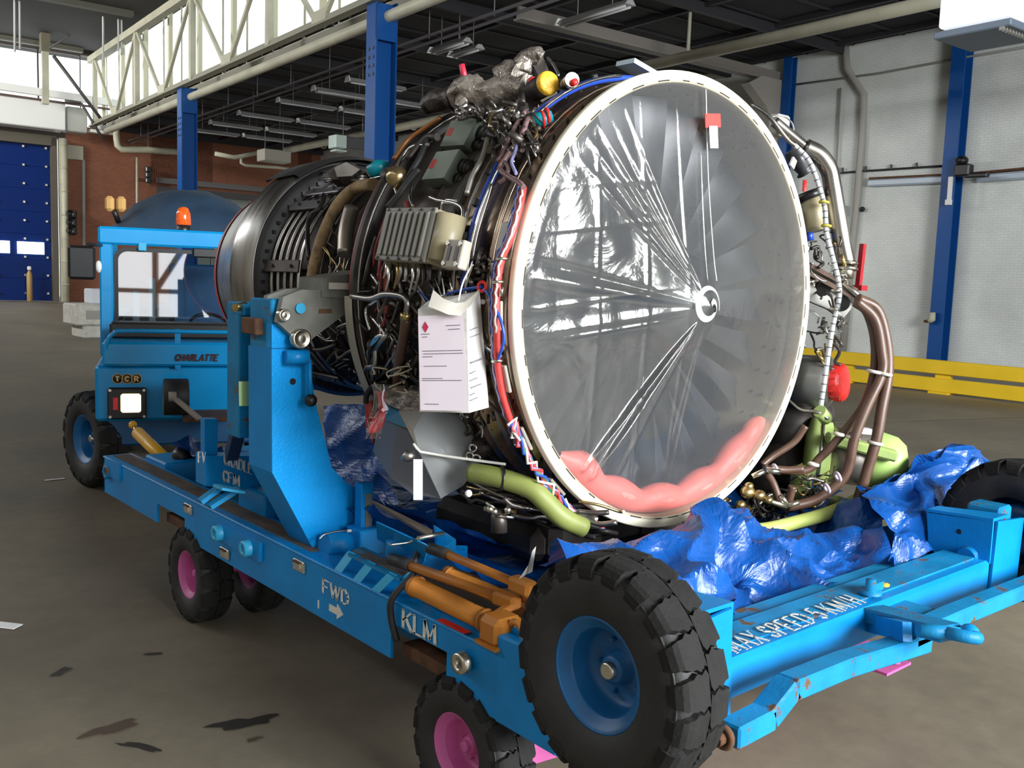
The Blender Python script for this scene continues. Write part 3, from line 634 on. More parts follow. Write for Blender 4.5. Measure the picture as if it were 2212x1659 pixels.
# ---- brick wall items at the far left
t = thing('cable_box', 'pale square box high on the red brick wall', 'box', bv(9.2, 51.8, 7))
MB(BT).box(Vector(atv(162, 330, 51.8)), (.8, .2, .72), bev=.03).build('box', mat('beige_box', (.42, .4, .3), .5), t)
MB(BT).bar(Vector(atv(180, 345, 51.9)), Vector(atv(181, 530, 51.9)), .12, .14).build('conduit', CONCGREY, t)
t = thing('traffic_light', 'three lens black traffic light on the brick wall beside the blue door', 'traffic light', bv(8.9, 51.2, 4))
for k, py in enumerate((462, 480, 498)):
    c0 = Vector(atv(150, py, 51.4)); MB(BT).box(c0+Vector((.12, 0, 0)), (.45, .3, .42), bev=.06).build('housing', BLACKP, t)
    MB(BT).lathe([(0, .17), (.25, .19), (.25, .17), (.02, .14), (.02, 0.001)], c0+Vector((-.05, -.15, 0)), (0, -1, 0), 14).build('hood', BLACKP, t)
t = thing('traffic_light', 'small unlit traffic light in the shade beside the far opening', 'traffic light', bv(12.8, 51.2, 5))
for k, py in enumerate((366, 378, 390)): MB(BT).box(Vector(atv(320, py, 51.4)), (.3, .3, .28), bev=.05).build('housing', mat('dark_lamp_body', (.03, .035, .04), .3), t)
MB(BT).cylr(Vector(atv(296, 340, 51.5)), Vector(atv(296, 520, 51.5)), .07, 8).build('conduit_run', CREAM, None, label='thin pale vertical pipe in the shade right of the brick pier', category='pipe')
t = thing('fire_extinguisher', 'yellow gas cylinder standing against the foot of the blue door', 'cylinder', bv(6.5, 51.3, 0))
MB(BT).lathe([(0, .12), (.02, .14), (1.35, .14), (1.5, .09), (1.56, .05), (1.56, 0.001)], (6.55, 51.2, 0), (0, 0, 1), 14).build('body', mat('ochre_cylinder', (.42, .27, .09), .5), t)
MB(BT).box((6.55, 51.2, 1.68), (.18, .18, .2), bev=.04).build('valve', WHITE, t)
# opening at the far end of the low bay
b = MB(BT); b.box((16.6, 51.9, 6.75), (6.9, .5, .3)); struct('trim_2', b, mat('grey_lintel', (.13, .12, .115), .5))
b = MB(BT); b.box((16.6, 51.9, 6.25), (6.9, .3, .35)); struct('trim_3', b, mat('dark_lintel', (.06, .055, .055), .5))
dr2 = bpy.data.objects.new('door_2', None); COL.objects.link(dr2); dr2['kind'] = 'structure'; dr2['_org'] = (0, 0, 0)
for k in range(5):
    MB(BT).box((14.6+k*1.15, 52.4, 3.05), (1.1, .08, 6.1), bev=.02).build('door_leaf', GREYDOOR, dr2)
MB(BT).box((16.8, 52.25, 5.6), (1.4, .05, .5)).build('pane', mat('pale_lit_pane', (.6, .6, .5), .4, emit=(.8, .85, .7), estr=.35), dr2)
# hanging cords in the high bay
for i, (px, y0, y1, lab) in enumerate(((31, 0, 112, 'leftmost pale cord hanging from the high roof'), (42, 0, 106, 'faint cord beside the leftmost one under the high roof'), (222, 0, 130, 'single pale cord hanging left of the cord pair near the truss'), (255, 0, 110, 'left cord of the pale pair hanging before the truss'), (262, 0, 115, 'right cord of the pale pair hanging before the truss'))):
    a = Vector(atv(px, y0-80, 44)); c = Vector(atv(px+1, y1, 44)); MB(BT).cylr(a, c, .045, 6).build('ceiling_rope', mat('pale_cord', (.5, .5, .48), .6), None, label=lab.replace('cord','rope'), category='rope')
t = thing('roof_post', 'brown steel roof hanger post reaching down to the window band', 'post', bv(8, 50, 12))
MB(BT).bar(Vector(atv(95, -30, 49.5)), Vector(atv(97, 112, 49.5)), .5, .4).build('post', mat('brown_green_paint', (.14, .125, .08), .6), t)
MB(BT).bar(Vector(atv(97, 112, 49.5)), Vector(atv(98, 225, 49.5)), .3, .3).build('lower_post', CREAM, t)
for (a, c, r) in (((115, 120), (222, 262), .09), ((140, 218), (175, 222), .07), ((175, 222), (225, 305), .07), ((105, 105), (220, 35), .05)):
    MB(BT).cylr(Vector(atv(*a, 49)), Vector(atv(*c, 49)), r, 6).build('brace', mat('dark_brace', (.06, .055, .05), .5), t)
# ---- floor marks and litter
def blot(px, py, rx, ry, seed, name, lab, ma, cat, rot=0.0, z=.004):
    c = at(px, py, 'z', z); rnd = random.Random(seed); n = 26; vs = []
    for k in range(n):
        a = 2*PI*k/n; r = 1+.55*(noise.noise(Vector((math.cos(a)*1.6+seed, math.sin(a)*1.6, seed*.7))))+.12*rnd.uniform(-1, 1)
        x, y = math.cos(a)*rx*r, math.sin(a)*ry*r; vs.append(Vector((c.x+x*math.cos(rot)-y*math.sin(rot), c.y+x*math.sin(rot)+y*math.cos(rot), z)))
    MB()._add(vs+[Vector((c.x, c.y, z))], [(k, (k+1) % n, n) for k in range(n)]).build(name, ma, None, label=lab, category=cat)
OIL = mat('oil_stain', (0.032, 0.027, 0.02), .45); OIL2 = mat('brown_stain', (0.085, 0.058, 0.038), .6)
blot(528, 1560, .13, .045, 3, 'oil_stain', 'largest dark oil stain on the floor below the trailer', OIL, 'stain', -.25)
blot(548, 1597, .035, .012, 5, 'oil_stain', 'small brown dot under the largest oil stain', OIL2, 'stain')
blot(245, 1572, .11, .04, 8, 'oil_stain', 'brown smeared stain near the bottom left of the floor', OIL2, 'stain', .1)
blot(302, 1612, .10, .018, 12, 'oil_stain', 'long thin dark oil stain beside the brown smear', OIL, 'stain', -1.0)
blot(328, 1412, .05, .015, 14, 'oil_stain', 'tiny dark mark on the floor above the other stains', OIL, 'stain', -.5)
blot(133, 1450, .06, .022, 16, 'oil_stain', 'small jagged dark stain at the left of the floor', OIL, 'stain', .6)
b = MB(); c = at(14, 1352, 'z', .004); b.box(c+Vector((0, 0, .003)), (.14, .07, .004), Matrix.Rotation(-.9, 3, 'Z')); b.build('paper_scrap', WHITE, None, label='white scrap of paper on the floor at the left edge', category='paper')
b = MB(); c = at(118, 1036, 'z', .004); b.box(c+Vector((0, 0, .003)), (.16, .03, .004)); b.build('paper_scrap', WHITE, None, label='tiny white scrap on the floor beside the tractor wheel', category='paper')
# white crates beyond the tractor
c = at(196, 728, 'z', .0); dd = 24.5
t = thing('battery_box', 'dirty white boxy machine on the floor behind the tractor corner', 'machine', c)
MB().box(c+Vector((0, 0, .62)), (1.1, 1.1, .56), bev=.04).build('body', mat('dirty_white', (.5, .48, .42), .6, var=.2), t)
MB().box(c+Vector((-.1, -.57, .62)), (.35, .03, .22)).build('vent', CONCGREY, t); MB().box(c+Vector((.1, 0, .17)), (.9, .95, .34), bev=.03).build('base', mat('dirty_white', (.5, .48, .42), .6, var=.2), t)
t = thing('battery_box', 'small pale box stacked on top of the dirty white machine', 'box', c+Vector((.15, 0, .9)))
MB().box(c+Vector((.2, 0, 1.1)), (.55, .6, .40), bev=.03).build('body', mat('pale_blue_white', (.6, .62, .66), .6), t)
# ================================================================== WHEELS
def tyre_parts(t, c, ax, R, W, rimr, rimmat, lugs=18, hubdisc=True, treadm=TREAD, outer=-1):
    """wheel: t = parent (a part empty or thing); ax = unit vector of the axle pointing to the outer face"""
    c = Vector(c); ax = Vector(ax).normalized(); h = W/2; Rs = R*0.955
    prof = [(-h*.72, rimr), (-h*.9, rimr*1.06), (-h*1.02, rimr+(Rs-rimr)*.45), (-h*.98, rimr+(Rs-rimr)*.78), (-h*.84, Rs*.965), (-h*.5, Rs*.99), (0, Rs),
            (h*.5, Rs*.99), (h*.84, Rs*.965), (h*.98, rimr+(Rs-rimr)*.78), (h*1.02, rimr+(Rs-rimr)*.45), (h*.9, rimr*1.06), (h*.72, rimr)]
    MB().lathe(prof, c, ax, 56).torus(c+ax*h*.93, ax, rimr+(Rs-rimr)*.84, .004, 56, 5).build('tyre', TYRE, t)
    ref = Vector((0, 0, 1)); n1 = (ref-ax*ref.dot(ax)).normalized(); n2 = ax.cross(n1); tb = MB()
    def P(d, r, a): return c+ax*d+(n1*math.cos(a)+n2*math.sin(a))*r
    st = 2*PI/lugs
    for side in (-1, 1):
        for k in range(lugs):
            a0 = k*st+(st/2 if side > 0 else 0)
            P4 = []
            for d, off, hw, rr in ((.02, .0, .40, R*.998), (.12, .10, .45, R), (.30, -.02, .46, R), (.46, .06, .45, R), (.62, .0, .40, R*.996), (.80, .03, .36, R*.985), (.93, .0, .33, R*.955), (1.04, 0, .30, R*.90), (1.05, 0, .28, R*.84)):
                dd = side*h*d; a_ = a0+off*st*side; lo = min(rr*.94, Rs*.985) if d < .9 else rr*.93
                if d > 1.0: dd = side*h*(d-.015)
                q_ = [P(dd, rr, a_-hw*st), P(dd, rr, a_+hw*st), P(dd*(.99 if d < 1 else .93), lo, a_+(hw+.03)*st), P(dd*(.99 if d < 1 else .93), lo, a_-(hw+.03)*st)]
                P4.append(q_)
            if side < 0: P4 = P4[::-1]
            o_ = len(tb.v); tb.grid(P4, True, False); n_ = len(P4)
            tb.f.append((o_, o_+1, o_+2, o_+3)); tb.smooth.append(False); tb.f.append((o_+4*n_-1, o_+4*n_-2, o_+4*n_-3, o_+4*n_-4)); tb.smooth.append(False)
    tb.build('tread', treadm, t)
    # rim: flange, well and disc
    prof = [(h*.74, rimr*1.07), (h*.82, rimr*1.05), (h*.82, rimr*.98), (h*.62, rimr*.93), (h*.58, rimr*.80), (h*.5, rimr*.79), (h*.0, rimr*.76), (-h*.25, rimr*.70), (-h*.22, rimr*.36), (-h*.2, rimr*.3), (h*.2, rimr*.26), (h*.26, rimr*.20), (h*.26, .001)]
    MB().lathe(prof, c, ax, 40).torus(c+ax*h*.8, ax, rimr*1.02, rimr*.035, 40, 6).build('rim', rimmat, t)
    MB().lathe([(h*.02, rimr*1.02), (-h*.74, rimr*1.05)], c, ax, 40).build('rim_barrel', rimmat, t)
    q = MB(); q.lathe([(h*.2, rimr*.17), (h*.42, rimr*.16), (h*.46, rimr*.12), (h*.42, .001)], c, ax, 20); q.build('hub_cap', ZINC if rimmat is not MAG else MAG, t)
    for k in range(5):
        a = 2*PI*k/5+.4; p = P(-h*.24, rimr*.5, a); MB().cylr(p-ax*.01, p+ax*h*.22, rimr*.05, 6).build('wheel_nut', rimmat, t)
def part(name, parent):
    o = bpy.data.objects.new(name, None); COL.objects.link(o); o.parent = parent; o['_org'] = parent['_org']; return o

# ================================================================== THE BLUE ENGINE STAND
XO = -1.05; XI = -0.88; ZT = 0.683; ZB = 0.452; Y0 = -0.22; Y1 = 3.78
st = thing('engine_stand', 'long light blue steel engine cradle trailer with white FWD lettering', 'stand', (0, 1.6, ZB))
def side_beam(sx):
    g = part('side_beam', st)
    X = lambda a: sx*abs(a)
    notch = [(Y0, ZB), (.10, ZB), (.10, ZB+.14), (.45, ZB+.14), (.45, ZB), (2.45, ZB), (2.45, ZB+.11), (2.85, ZB+.11), (2.85, ZB), (Y1, ZB), (Y1, ZT), (Y0, ZT)]
    # outer web as three convex pieces round the fork pockets
    w_ = MB(); x0 = X(XO); dx = Vector((-sx*.012, 0, 0))
    for (ya, yb, za, zb) in ((Y0, .10, ZB, ZT), (.10, .45, ZB+.14, ZT), (.45, 2.45, ZB, ZT), (2.45, 2.85, ZB+.11, ZT), (2.85, Y1, ZB, ZT)):
        w_.prism([(x0, ya, za), (x0, yb, za), (x0, yb, zb), (x0, ya, zb)], dx)
    w_.build('web_plate', BLUE, g)
    w2 = MB(); x1 = X(XI)
    for (ya, yb, za, zb) in ((Y0, .10, ZB, ZT), (.10, .45, ZB+.14, ZT), (.45, 2.45, ZB, ZT), (2.45, 2.85, ZB+.11, ZT), (2.85, Y1, ZB, ZT)):
        w2.prism([(x1, ya, za), (x1, yb, za), (x1, yb, zb), (x1, ya, zb)], dx)
    w2.build('web_plate', BLUE, g)
    MB().box(((x0+x1)/2, (Y0+Y1)/2, ZT-.003), (abs(x0-x1)+.012, Y1-Y0, .014), bev=.005).build('top_plate', BLUE, g)
    MB().box(((x0+x1)/2, Y0+.006, (ZT+ZB)/2), (abs(x0-x1), .014, ZT-ZB-.01)).box(((x0+x1)/2, Y1-.006, (ZT+ZB)/2), (abs(x0-x1), .014, ZT-ZB-.01)).build('end_plate', BLUEW, g)
    MB().box(((x0+x1)/2-sx*.01, (1.1+Y1)/2, ZT+.0065), (.10, Y1-1.1-.1, .005)).build('walkway_strip', WORN, g)
    for (ya, yb, hh) in ((.10, .45, .14), (2.45, 2.85, .11)):
        MB().box(((x0+x1)/2, (ya+yb)/2, ZB+hh+.004), (abs(x0-x1)-.03, yb-ya, .008)).box(((x0+x1)/2-sx*.03, (ya+yb)/2, ZB+.025), (abs(x0-x1)-.05, yb-ya, .05)).box(((x0+x1)/2-sx*.05, (ya+yb)/2, ZB+hh/2), (.01, yb-ya, hh)).build('fork_pocket', RUST, g)
    return g
gl = side_beam(-1); gr = side_beam(1)
xo = XO-.001
def onbeam(px, py, off=0.0): return at(px, py, 'x', XO-off)
# small end bracket, doubler plate with ears, clasps and lettering on the near beam
MB().prism([onbeam(262, 1000), onbeam(262, 1040), onbeam(225, 1020), onbeam(232, 990)], (-.014, 0, 0)).build('end_doubler', BLUE, gl)
ear = MB().lathe([(0, .045), (.03, .045), (.03, .022), (0.0, .022)], onbeam(237, 1019), (-1, 0, 0), 18); ear.build('tie_down_ring', BLUEW, gl)
MB().prism([onbeam(472, 1126), onbeam(568, 1172), onbeam(566, 1213), onbeam(466, 1160)], (-.016, 0, 0)).build('doubler_plate', BLUE, gl)
for (px, py) in ((476, 1151), (538, 1184)):
    c = onbeam(px, py, .016); MB().lathe([(0, .04), (.035, .038), (.035, .018), (0.0, .018)], c, (-1, 0, 0), 18).build('tie_down_ring', mat('light_blue_ring', (.03, .36, .62), .4), gl)
c = onbeam(1002, 1432, .0); MB().prism([onbeam(985, 1412), onbeam(1012, 1424), onbeam(1022, 1446), onbeam(1000, 1448), onbeam(984, 1436)], (-.018, 0, 0)).build('end_doubler', BLUE, gl)
MB().lathe([(0, .038), (.03, .036), (.03, .018), (0.0, .018)], onbeam(1003, 1430, .018), (-1, 0, 0), 18).build('tie_down_ring', ZINC, gl)
for (px, py) in ((409, 1099), (488, 1195), (649, 1222)):
    c = onbeam(px, py); b = MB().box(c+Vector((-.006, 0, 0)), (.012, .10, .05), bev=.004).box(c+Vector((-.014, 0, .004)), (.012, .05, .022)); b.build('strap_clasp', ZINC, gl)
    MB().box(c+Vector((-.017, 0, .02)), (.012, .06, .008)).build('clasp_rust', RUST, gl)
MB().box(onbeam(462, 960)+Vector((0, 0, 0)), (.001, .001, .001)).build('rivet', ZINC, gl) if False else None
def beam_text(txt, px, py, px2, hgt, serif=True, name='lettering'):
    o = onbeam(px, py); o2 = onbeam(px2, py); o2.z = o.z; b = MB(); fit_text(b, txt, o, o2, (0, 0, hgt), (-1, 0, 0), .22, serif); b.build(name, LETTER, gl)
beam_text('FWD', 699, 1279, 754, .056); beam_text('KLM', 872, 1354, 942, .066)
a = onbeam(724, 1318); ar = MB()
ar.prism([a+Vector((0, .045, .014)), a+Vector((0, -.018, .014)), a+Vector((0, -.018, -.014)), a+Vector((0, .045, -.014))], (-.003, 0, 0))
ar.prism([a+Vector((0, -.018, .032)), a+Vector((0, -.066, 0)), a+Vector((0, -.018, -.032))], (-.003, 0, 0)); ar.build('arrow_mark', LETTER, gl)
MB().box(onbeam(688, 1305), (.003, .01, .035)).build('tally_mark', LETTER, gl)
c = at(980, 1352, 'z', ZT+.012); MB().box(c, (.03, .16, .002), Matrix.Rotation(0, 3, 'Z')).build('red_label', REDCAP, gl)
# black strap round the beam
MB().tube(spl([at(905, 1185, 'z', .86), at(893, 1222, 'z', .80), onbeam(868, 1262, .0)+Vector((.05, 0, .03)), onbeam(848, 1292, .02), onbeam(845, 1335, .02), onbeam(857, 1385, .02)], 8), .013, 6).build('strap', BLACK, gl)
# ---- front cross beam and its uprights, hub carriers
fb = part('front_cross_beam', st); YF = -.90
MB().box((0.07, YF+.10, .775), (1.86, .20, .125), bev=.012).build('beam_tube', BLUE, fb)
MB().box((0.07, YF+.115, .84), (1.66, .13, .008)).build('beam_top_plate', BLUEW, fb)
MB().box((0.07, YF+.235, .80), (1.7, .07, .06), bev=.006).build('rear_lip', BLUEW, fb)
b = MB(); fit_text(b, 'MAX SPEED 5 KM/H', at(1592, 1412, 'z', .846), at(1868, 1303, 'z', .846), (.012, .085, 0), (0, 0, 1), .105, True, .36); b.build('lettering', LETTER, fb)
for sx, xin in ((-1, -.80), (1, .92)):
    x0, x1 = xin, xin+sx*.20
    MB().prism([(x0, YF-.012, .68), (x1+sx*.06, YF-.012, .66), (x1+sx*.08, YF-.012, .98), (x0+sx*.02, YF-.012, 1.0)][::sx], (0, .012, 0)).build('upright_face', BLUE, fb)
    MB().prism([(x0, YF, .70), (x0, YF+.24, .76), (x0, YF+.27, .98), (x0, YF+.0, 1.0)], (sx*.012, 0, 0)).build('upright_cheek', BLUE, fb)
    q = MB()
    for z_, y_ in ((.86, .07), (.93, .13)): q.cylr((x0-sx*.002, YF+y_, z_), (x0+sx*.006, YF+y_, z_), .011, 10)
    q.build('bolt_hole', BLACKP, fb)
    MB().prism([(x0, YF, 1.0), (x0, YF+.27, .985), (x0+sx*.10, YF+.27, .985), (x0+sx*.14, YF, 1.0)], (0, 0, .012)).build('upright_cap', BLUE, fb)
    MB().prism([(x1, YF+.2, .60), (x1, YF+.2, .98), (x1, YF+.9, .68), (x1, YF+.9, .5)], (sx*.014, 0, 0)).build('side_gusset', BLUE, fb)
for x_ in (-.94, .94): MB().box((x_*1.005, -.33, .60), (.235, .30, .30), bev=.008).build('corner_box', BLUE, fb)
c = at(1880, 1275, 'z', .86); MB().lathe([(0, .04), (.012, .04), (.012, .018), (.05, .018), (.05, .001)], c-Vector((0, 0, .012)), (0, 0, 1), 14).box(c+Vector((.03, 0, .01)), (.07, .03, .03)).build('pin_boss', BLUEW, fb)
# ---- tie rod / draw gear in front of the cross beam
dg = part('draw_gear', st); YD = YF-.16
def dgp(px, py, y=YD): return at(px, py, 'y', y)
for pts in ([(1573, 1588), (1650, 1548), (1700, 1485), (1820, 1436), (1990, 1385)], [(1960, 1375), (2060, 1330), (2230, 1262), (2330, 1225)]):
    P = [dgp(*q) for q in pts]; b = MB()
    for i in range(len(P)-1): b.bar(P[i], P[i+1]+(P[i+1]-P[i]).normalized()*.01, .07, .062, bev=.006)
    b.build('tie_rod', BLUEW, dg)
MB().cylr(dgp(1545, 1600), dgp(1580, 1584), .018, 10).torus(dgp(1562, 1592), (1, 0, 0), .026, .01, 14, 6).build('rod_end', RUST, dg)
A = dgp(1885, 1330, YF+.02); B = dgp(2060, 1375, YF-.42)
MB().bar(dgp(1885, 1325, YF), dgp(2055, 1368, YF-.30), .10, .05, bev=.006).build('draw_bar', BLUEW, dg)
MB().bar(dgp(1880, 1345, YF), dgp(1960, 1365, YF-.2), .03, .06).build('draw_bar_web', BLUE, dg)
c = dgp(2078, 1372, YF-.34); MB().torus(c, (.25, .1, 1), .042, .02, 24, 10).cylr(c+Vector((.0, .01, 0)), c+Vector((-.10, .09, .012)), .022, 10).build('tow_eye', BLUEW, dg); MB().torus(c, (.25, .1, 1), .034, .0145, 24, 10).build('worn_ring', RUST, dg)
MB().ball(c+Vector((.05, -.0, .0)), .03, 12, (1, 1, .8)).build('eye_lug', BLUE, dg)
MB().bar(dgp(1905, 1345, YF-.06), dgp(1990, 1310, YF-.06), .16, .012).build('pivot_plate', BLUEW, dg)
# ---- rear members, pillars, brackets
rf = part('rear_cross_beam', st)
MB().box((0, 3.35, .60), (1.76, .34, .24), bev=.01).build('beam_tube', BLUE, rf)
MB().box((0, 3.70, .56), (1.76, .12, .18), bev=.01).build('end_tube', BLUEW, rf)
MB().box((-.62, 2.9, .50), (.50, 1.1, .02)).build('deck_plate', mat('blue_grey_deck', (.03, .17, .28), .5, var=.2), rf)
cb = part('cradle_panel', st)
def cy(px, py, y): return at(px, py, 'y', y)
MB().prism([cy(444, 985, 2.0), cy(444, 1050, 2.0), cy(560, 1060, 2.0), cy(556, 985, 2.0)][::-1], (0, .12, 0)).build('panel', BLUE, cb)
MB().prism([cy(442, 905, 2.05), cy(470, 905, 2.05), cy(470, 1015, 2.05), cy(442, 1015, 2.05)][::-1], (0, .05, 0)).build('post_plate', BLUE, cb)
b = MB(); fit_text(b, 'CRADLE', cy(484, 1002, 1.985), cy(543, 1024, 1.985), (0, 0, .054), (0, -1, 0), .15); b.build('lettering', LETTER, cb)
b = MB(); fit_text(b, 'CFM', cy(482, 1038, 1.985), cy(516, 1050, 1.985), (0, 0, .054), (0, -1, 0), .15); b.build('lettering', LETTER, cb)
b = MB(); fit_text(b, 'FV', cy(428, 999, 1.985), cy(443, 1000, 1.985), (0, 0, .054), (0, -1, 0), .15); b.build('lettering', LETTER, cb)
MB().bar(cy(432, 1084, 1.75), cy(478, 1050, 1.75), .05, .02).bar(cy(452, 1095, 1.7), cy(515, 1055, 1.7), .05, .02).build('angle_rail', BLUEW, cb)
MB().bar(cy(470, 1052, 1.65), cy(520, 1060, 1.65), .10, .012).build('step_plate', mat('light_blue_ring', (.03, .36, .62), .4), cb)
MB().box(cy(600, 1110, 1.95), (.30, .3, .30), bev=.01).build('cross_box', BLUE, cb)
MB().box((0, 1.35, .56), (1.76, .30, .20), bev=.01).build('mid_cross_beam', BLUE, cb)
for sx in (-1, 1):
    pl = part('pillar', st)
    def pp(px, py, y=1.2):
        v = cy(px, py, y); v.x = v.x if sx < 0 else -v.x; return v
    face = [pp(587, 754), pp(662, 755), pp(685, 883), pp(717, 1010), pp(745, 1040), pp(774, 1058), pp(775, 1140), pp(676, 1185), pp(588, 1021)]
    MB().prism(face, (0, .012, 0)).build('face_plate', mat('lit_blue_paint', (0.003, 0.30, 0.74), 0.35, spec=.3, var=.08, vscale=5, bump=.15, bscale=70), pl)  # lighter blue than the sides: daylight on the front painted into the colour
    MB().prism([p+Vector((0, .21, 0)) for p in face], (0, .012, 0)).build('rear_plate', BLUE, pl)
    s_ = MB()
    for a, c in ((face[0], face[-1]), (face[-1], face[-2])):
        s_.prism([a+Vector((0, .012, 0)), c+Vector((0, .012, 0)), c+Vector((0, .21, 0)), a+Vector((0, .21, 0))], Vector((-sx*.012, 0, 0)))
    for a, c in ((face[1], face[2]), (face[2], face[3]), (face[3], face[4]), (face[4], face[5]), (face[5], face[6])):
        s_.prism([a+Vector((0, .012, 0)), c+Vector((0, .012, 0)), c+Vector((0, .21, 0)), a+Vector((0, .21, 0))], Vector((sx*.012, 0, 0)))
    s_.build('side_plate', BLUE, pl)
    MB().prism([pp(587, 700), pp(603, 700), pp(650, 750), pp(587, 752)], (0, .05, 0)).build('head_plate', mat('lit_blue_paint', (0, 0, 0)), pl)
    MB().box((face[0]+face[1])/2+Vector((-.02*(-sx), .11, .10)), (.12, .2, .22), bev=.006).build('head_block', BLUEW, pl)
    MB().box(pp(568, 690, 1.3)+Vector((0, .05, -.03)), (.09, .14, .07), bev=.005).build('rusty_head', RUST, pl)
    c = pp(640, 771, 1.17); MB().cylr(c+Vector((-.05*-sx, .0, 0)), c+Vector((.045*-sx, -.02, .0)), .032, 16).build('lever_boss', BLUE, pl)
    MB().cylr(c+Vector((-sx*.045, -.03, -.01)), pp(671, 852, 1.12), .010, 8).build('lever_rod', BLUE, pl)
    MB().ball(pp(671, 865, 1.12), .028, 14).build('lever_knob', BLACKP, pl)
    MB().cylr(pp(632, 824, 1.2)-Vector((0, .004, 0)), pp(632, 824, 1.2)+Vector((0, .004, 0)), .014, 12).build('bolt_hole', BLACKP, pl)
    # front clamp post and foot socket
    MB().box(pp(786, 1090, 1.1)+Vector((0, 0, -.01)), (.06, .06, .22), bev=.004).build('clamp_post', BLUE, pl)
    MB().box(pp(795, 1105, 1.07)+Vector((0, 0, 0)), (.028, .012, .16)).build('worn_strip', GREYP, pl)
    MB().box(pp(790, 1160, 1.08)+Vector((0, 0, -.01)), (.13, .12, .12), bev=.006).build('foot_socket', BLUE, pl)
    MB().cylr(pp(700, 1172, 1.12)+Vector((0, 0, -.01)), pp(765, 1168, 1.12)+Vector((0, 0, -.01)), .055, 16).build('foot_roller', BLUE, pl)
    MB().tube(spl([pp(690, 1165, 1.1), pp(700, 1155, 1.1), pp(725, 1148, 1.1), pp(752, 1146, 1.1)], 6), .004, 6).build('lanyard', ZINC, pl)
    MB().cylr(pp(750, 1147, 1.1), pp(762, 1146, 1.1), .007, 8).build('lanyard_sleeve', WHITE, pl)
    # second, outer pillar standing behind
    MB().box(pp(532, 800, 1.6)+Vector((0, .05, 0)), (.085, .13, .62), bev=.006).build('rear_post', BLUEW, pl)
    MB().bar(pp(527, 880, 1.62), pp(500, 985, 1.9), .06, .06, bev=.004).build('rear_strut', mat('dark_navy_strut', (.01, .03, .08), .4), pl)
    MB().box(pp(535, 668, 1.6), (.1, .14, .05), bev=.006).build('post_cap', BLUEW, pl)
    MB().cylr(pp(508, 665, 1.55), pp(530, 660, 1.6), .018, 8).build('cap_screw', BRASS, pl)
    # grey swing bracket carrying the engine
    br_ = [pp(600, 640), pp(640, 625), pp(680, 626), pp(700, 632), pp(782, 640), pp(785, 655), pp(740, 672), pp(665, 728), pp(645, 748), pp(588, 695)]
    if sx > 0: br_ = br_[::-1]
    MB().prism([p+Vector((0, -.05, 0)) for p in br_], (0, .035, 0)).build('swing_bracket', GREYP, pl)
    MB().prism([p+Vector((0, .09, 0)) for p in br_], (0, .035, 0)).build('swing_bracket', GREYP, pl)
    tp = [pp(680, 600), pp(752, 590), pp(778, 585), pp(790, 612), pp(790, 648), pp(680, 640)]
    if sx > 0: tp = tp[::-1]
    MB().prism([p+Vector((0, -.06, 0)) for p in tp], (0, .2, 0)).build('trunnion_housing', GREYP, pl)
    MB().box(pp(735, 618, 1.13), (.11, .006, .028)).build('data_plate', mat('pale_plate', (.62, .58, .5), .5), pl)
    for (px, py, r) in ((608, 680, .026), (645, 731, .042)):
        c = pp(px, py, 1.15); MB().lathe([(0, r), (.03, r), (.034, r*.8), (.024, r*.7), (.03, r*.3), (.03, .001)], c, (0, -1, 0), 20).build('pivot_pin', ZINC, pl)
    c = pp(648, 666, 1.145); MB().cylr(c, c+Vector((0, -.008, 0)), .022, 16).build('inspection_disc', mat('light_blue_ring', (.03, .36, .62), .4), pl)
    MB().box(pp(703, 672, 1.147), (.06, .004, .018)).build('rust_patch', RUST, pl)
    MB().tube([pp(585, 665, 1.3), pp(622, 634, 1.3), pp(636, 630, 1.3), pp(680, 634, 1.25)], .018, 8).build('arm_tube', GREYP, pl)
# ribbed step bracket behind the jacks
rb = part('ribbed_bracket', st)
top = [at(784, 1181, 'z', .765), at(893, 1230, 'z', .765), at(863, 1250, 'z', .765), at(752, 1195, 'z', .765)]
MB().prism(top, (0, 0, -.012)).build('top_plate', BLUEW, rb)
MB().prism([top[0].lerp(top[3], .25), top[1].lerp(top[2], .25), top[1].lerp(top[2], .75), top[0].lerp(top[3], .75)], (0, 0, .004)).build('worn_strip', WORN, rb)
for (a_, c_) in (((757, 1197), (730, 1234)), ((800, 1219), (771, 1255)), ((846, 1243), (812, 1277))):
    a = at(*a_, 'z', .762); c = at(*c_, 'z', ZT+.004)
    MB().prism([a+Vector((0, .03, 0)), c+Vector((0, .03, 0)), c+Vector((0, -.025, 0)), a+Vector((0, -.025, 0))], (.010, 0, .006)).build('rib', mat('light_blue_ring', (.03, .36, .62), .4), rb)
MB().prism([at(905, 1228, 'z', .72), at(1010, 1235, 'z', .72), at(1010, 1180, 'z', .86), at(930, 1180, 'z', .86)], (0, .012, 0)).build('backing_plate', mat('lit_blue_paint', (0, 0, 0)), rb)
MB().prism([at(812, 1128, 'z', .92), at(925, 1180, 'z', .92), at(915, 1215, 'z', .80), at(815, 1165, 'z', .80)], (.012, .01, 0)).build('inner_wall', BLUE, rb)
MB().prism([at(800, 1085, 'z', .95), at(815, 1090, 'z', .95), at(935, 1150, 'z', .92), at(925, 1162, 'z', .92)], (0, 0, .01)).build('worn_rail', WORN, rb)
MB().prism([at(940, 1135, 'z', .95), at(985, 1165, 'z', .92), at(984, 1205, 'z', .84), at(945, 1190, 'z', .86)], (0, .012, 0)).build('lug_plate', BLUE, rb)
MB().cylr(at(903, 1163, 'z', .93), at(958, 1152, 'z', .93), .009, 8).build('cross_pin', ZINC, rb)
MB().tube(spl([at(842, 1177, 'z', .9), at(880, 1172, 'z', .9), at(905, 1162, 'z', .92)], 5), .004, 6).build('lanyard', ZINC, rb)
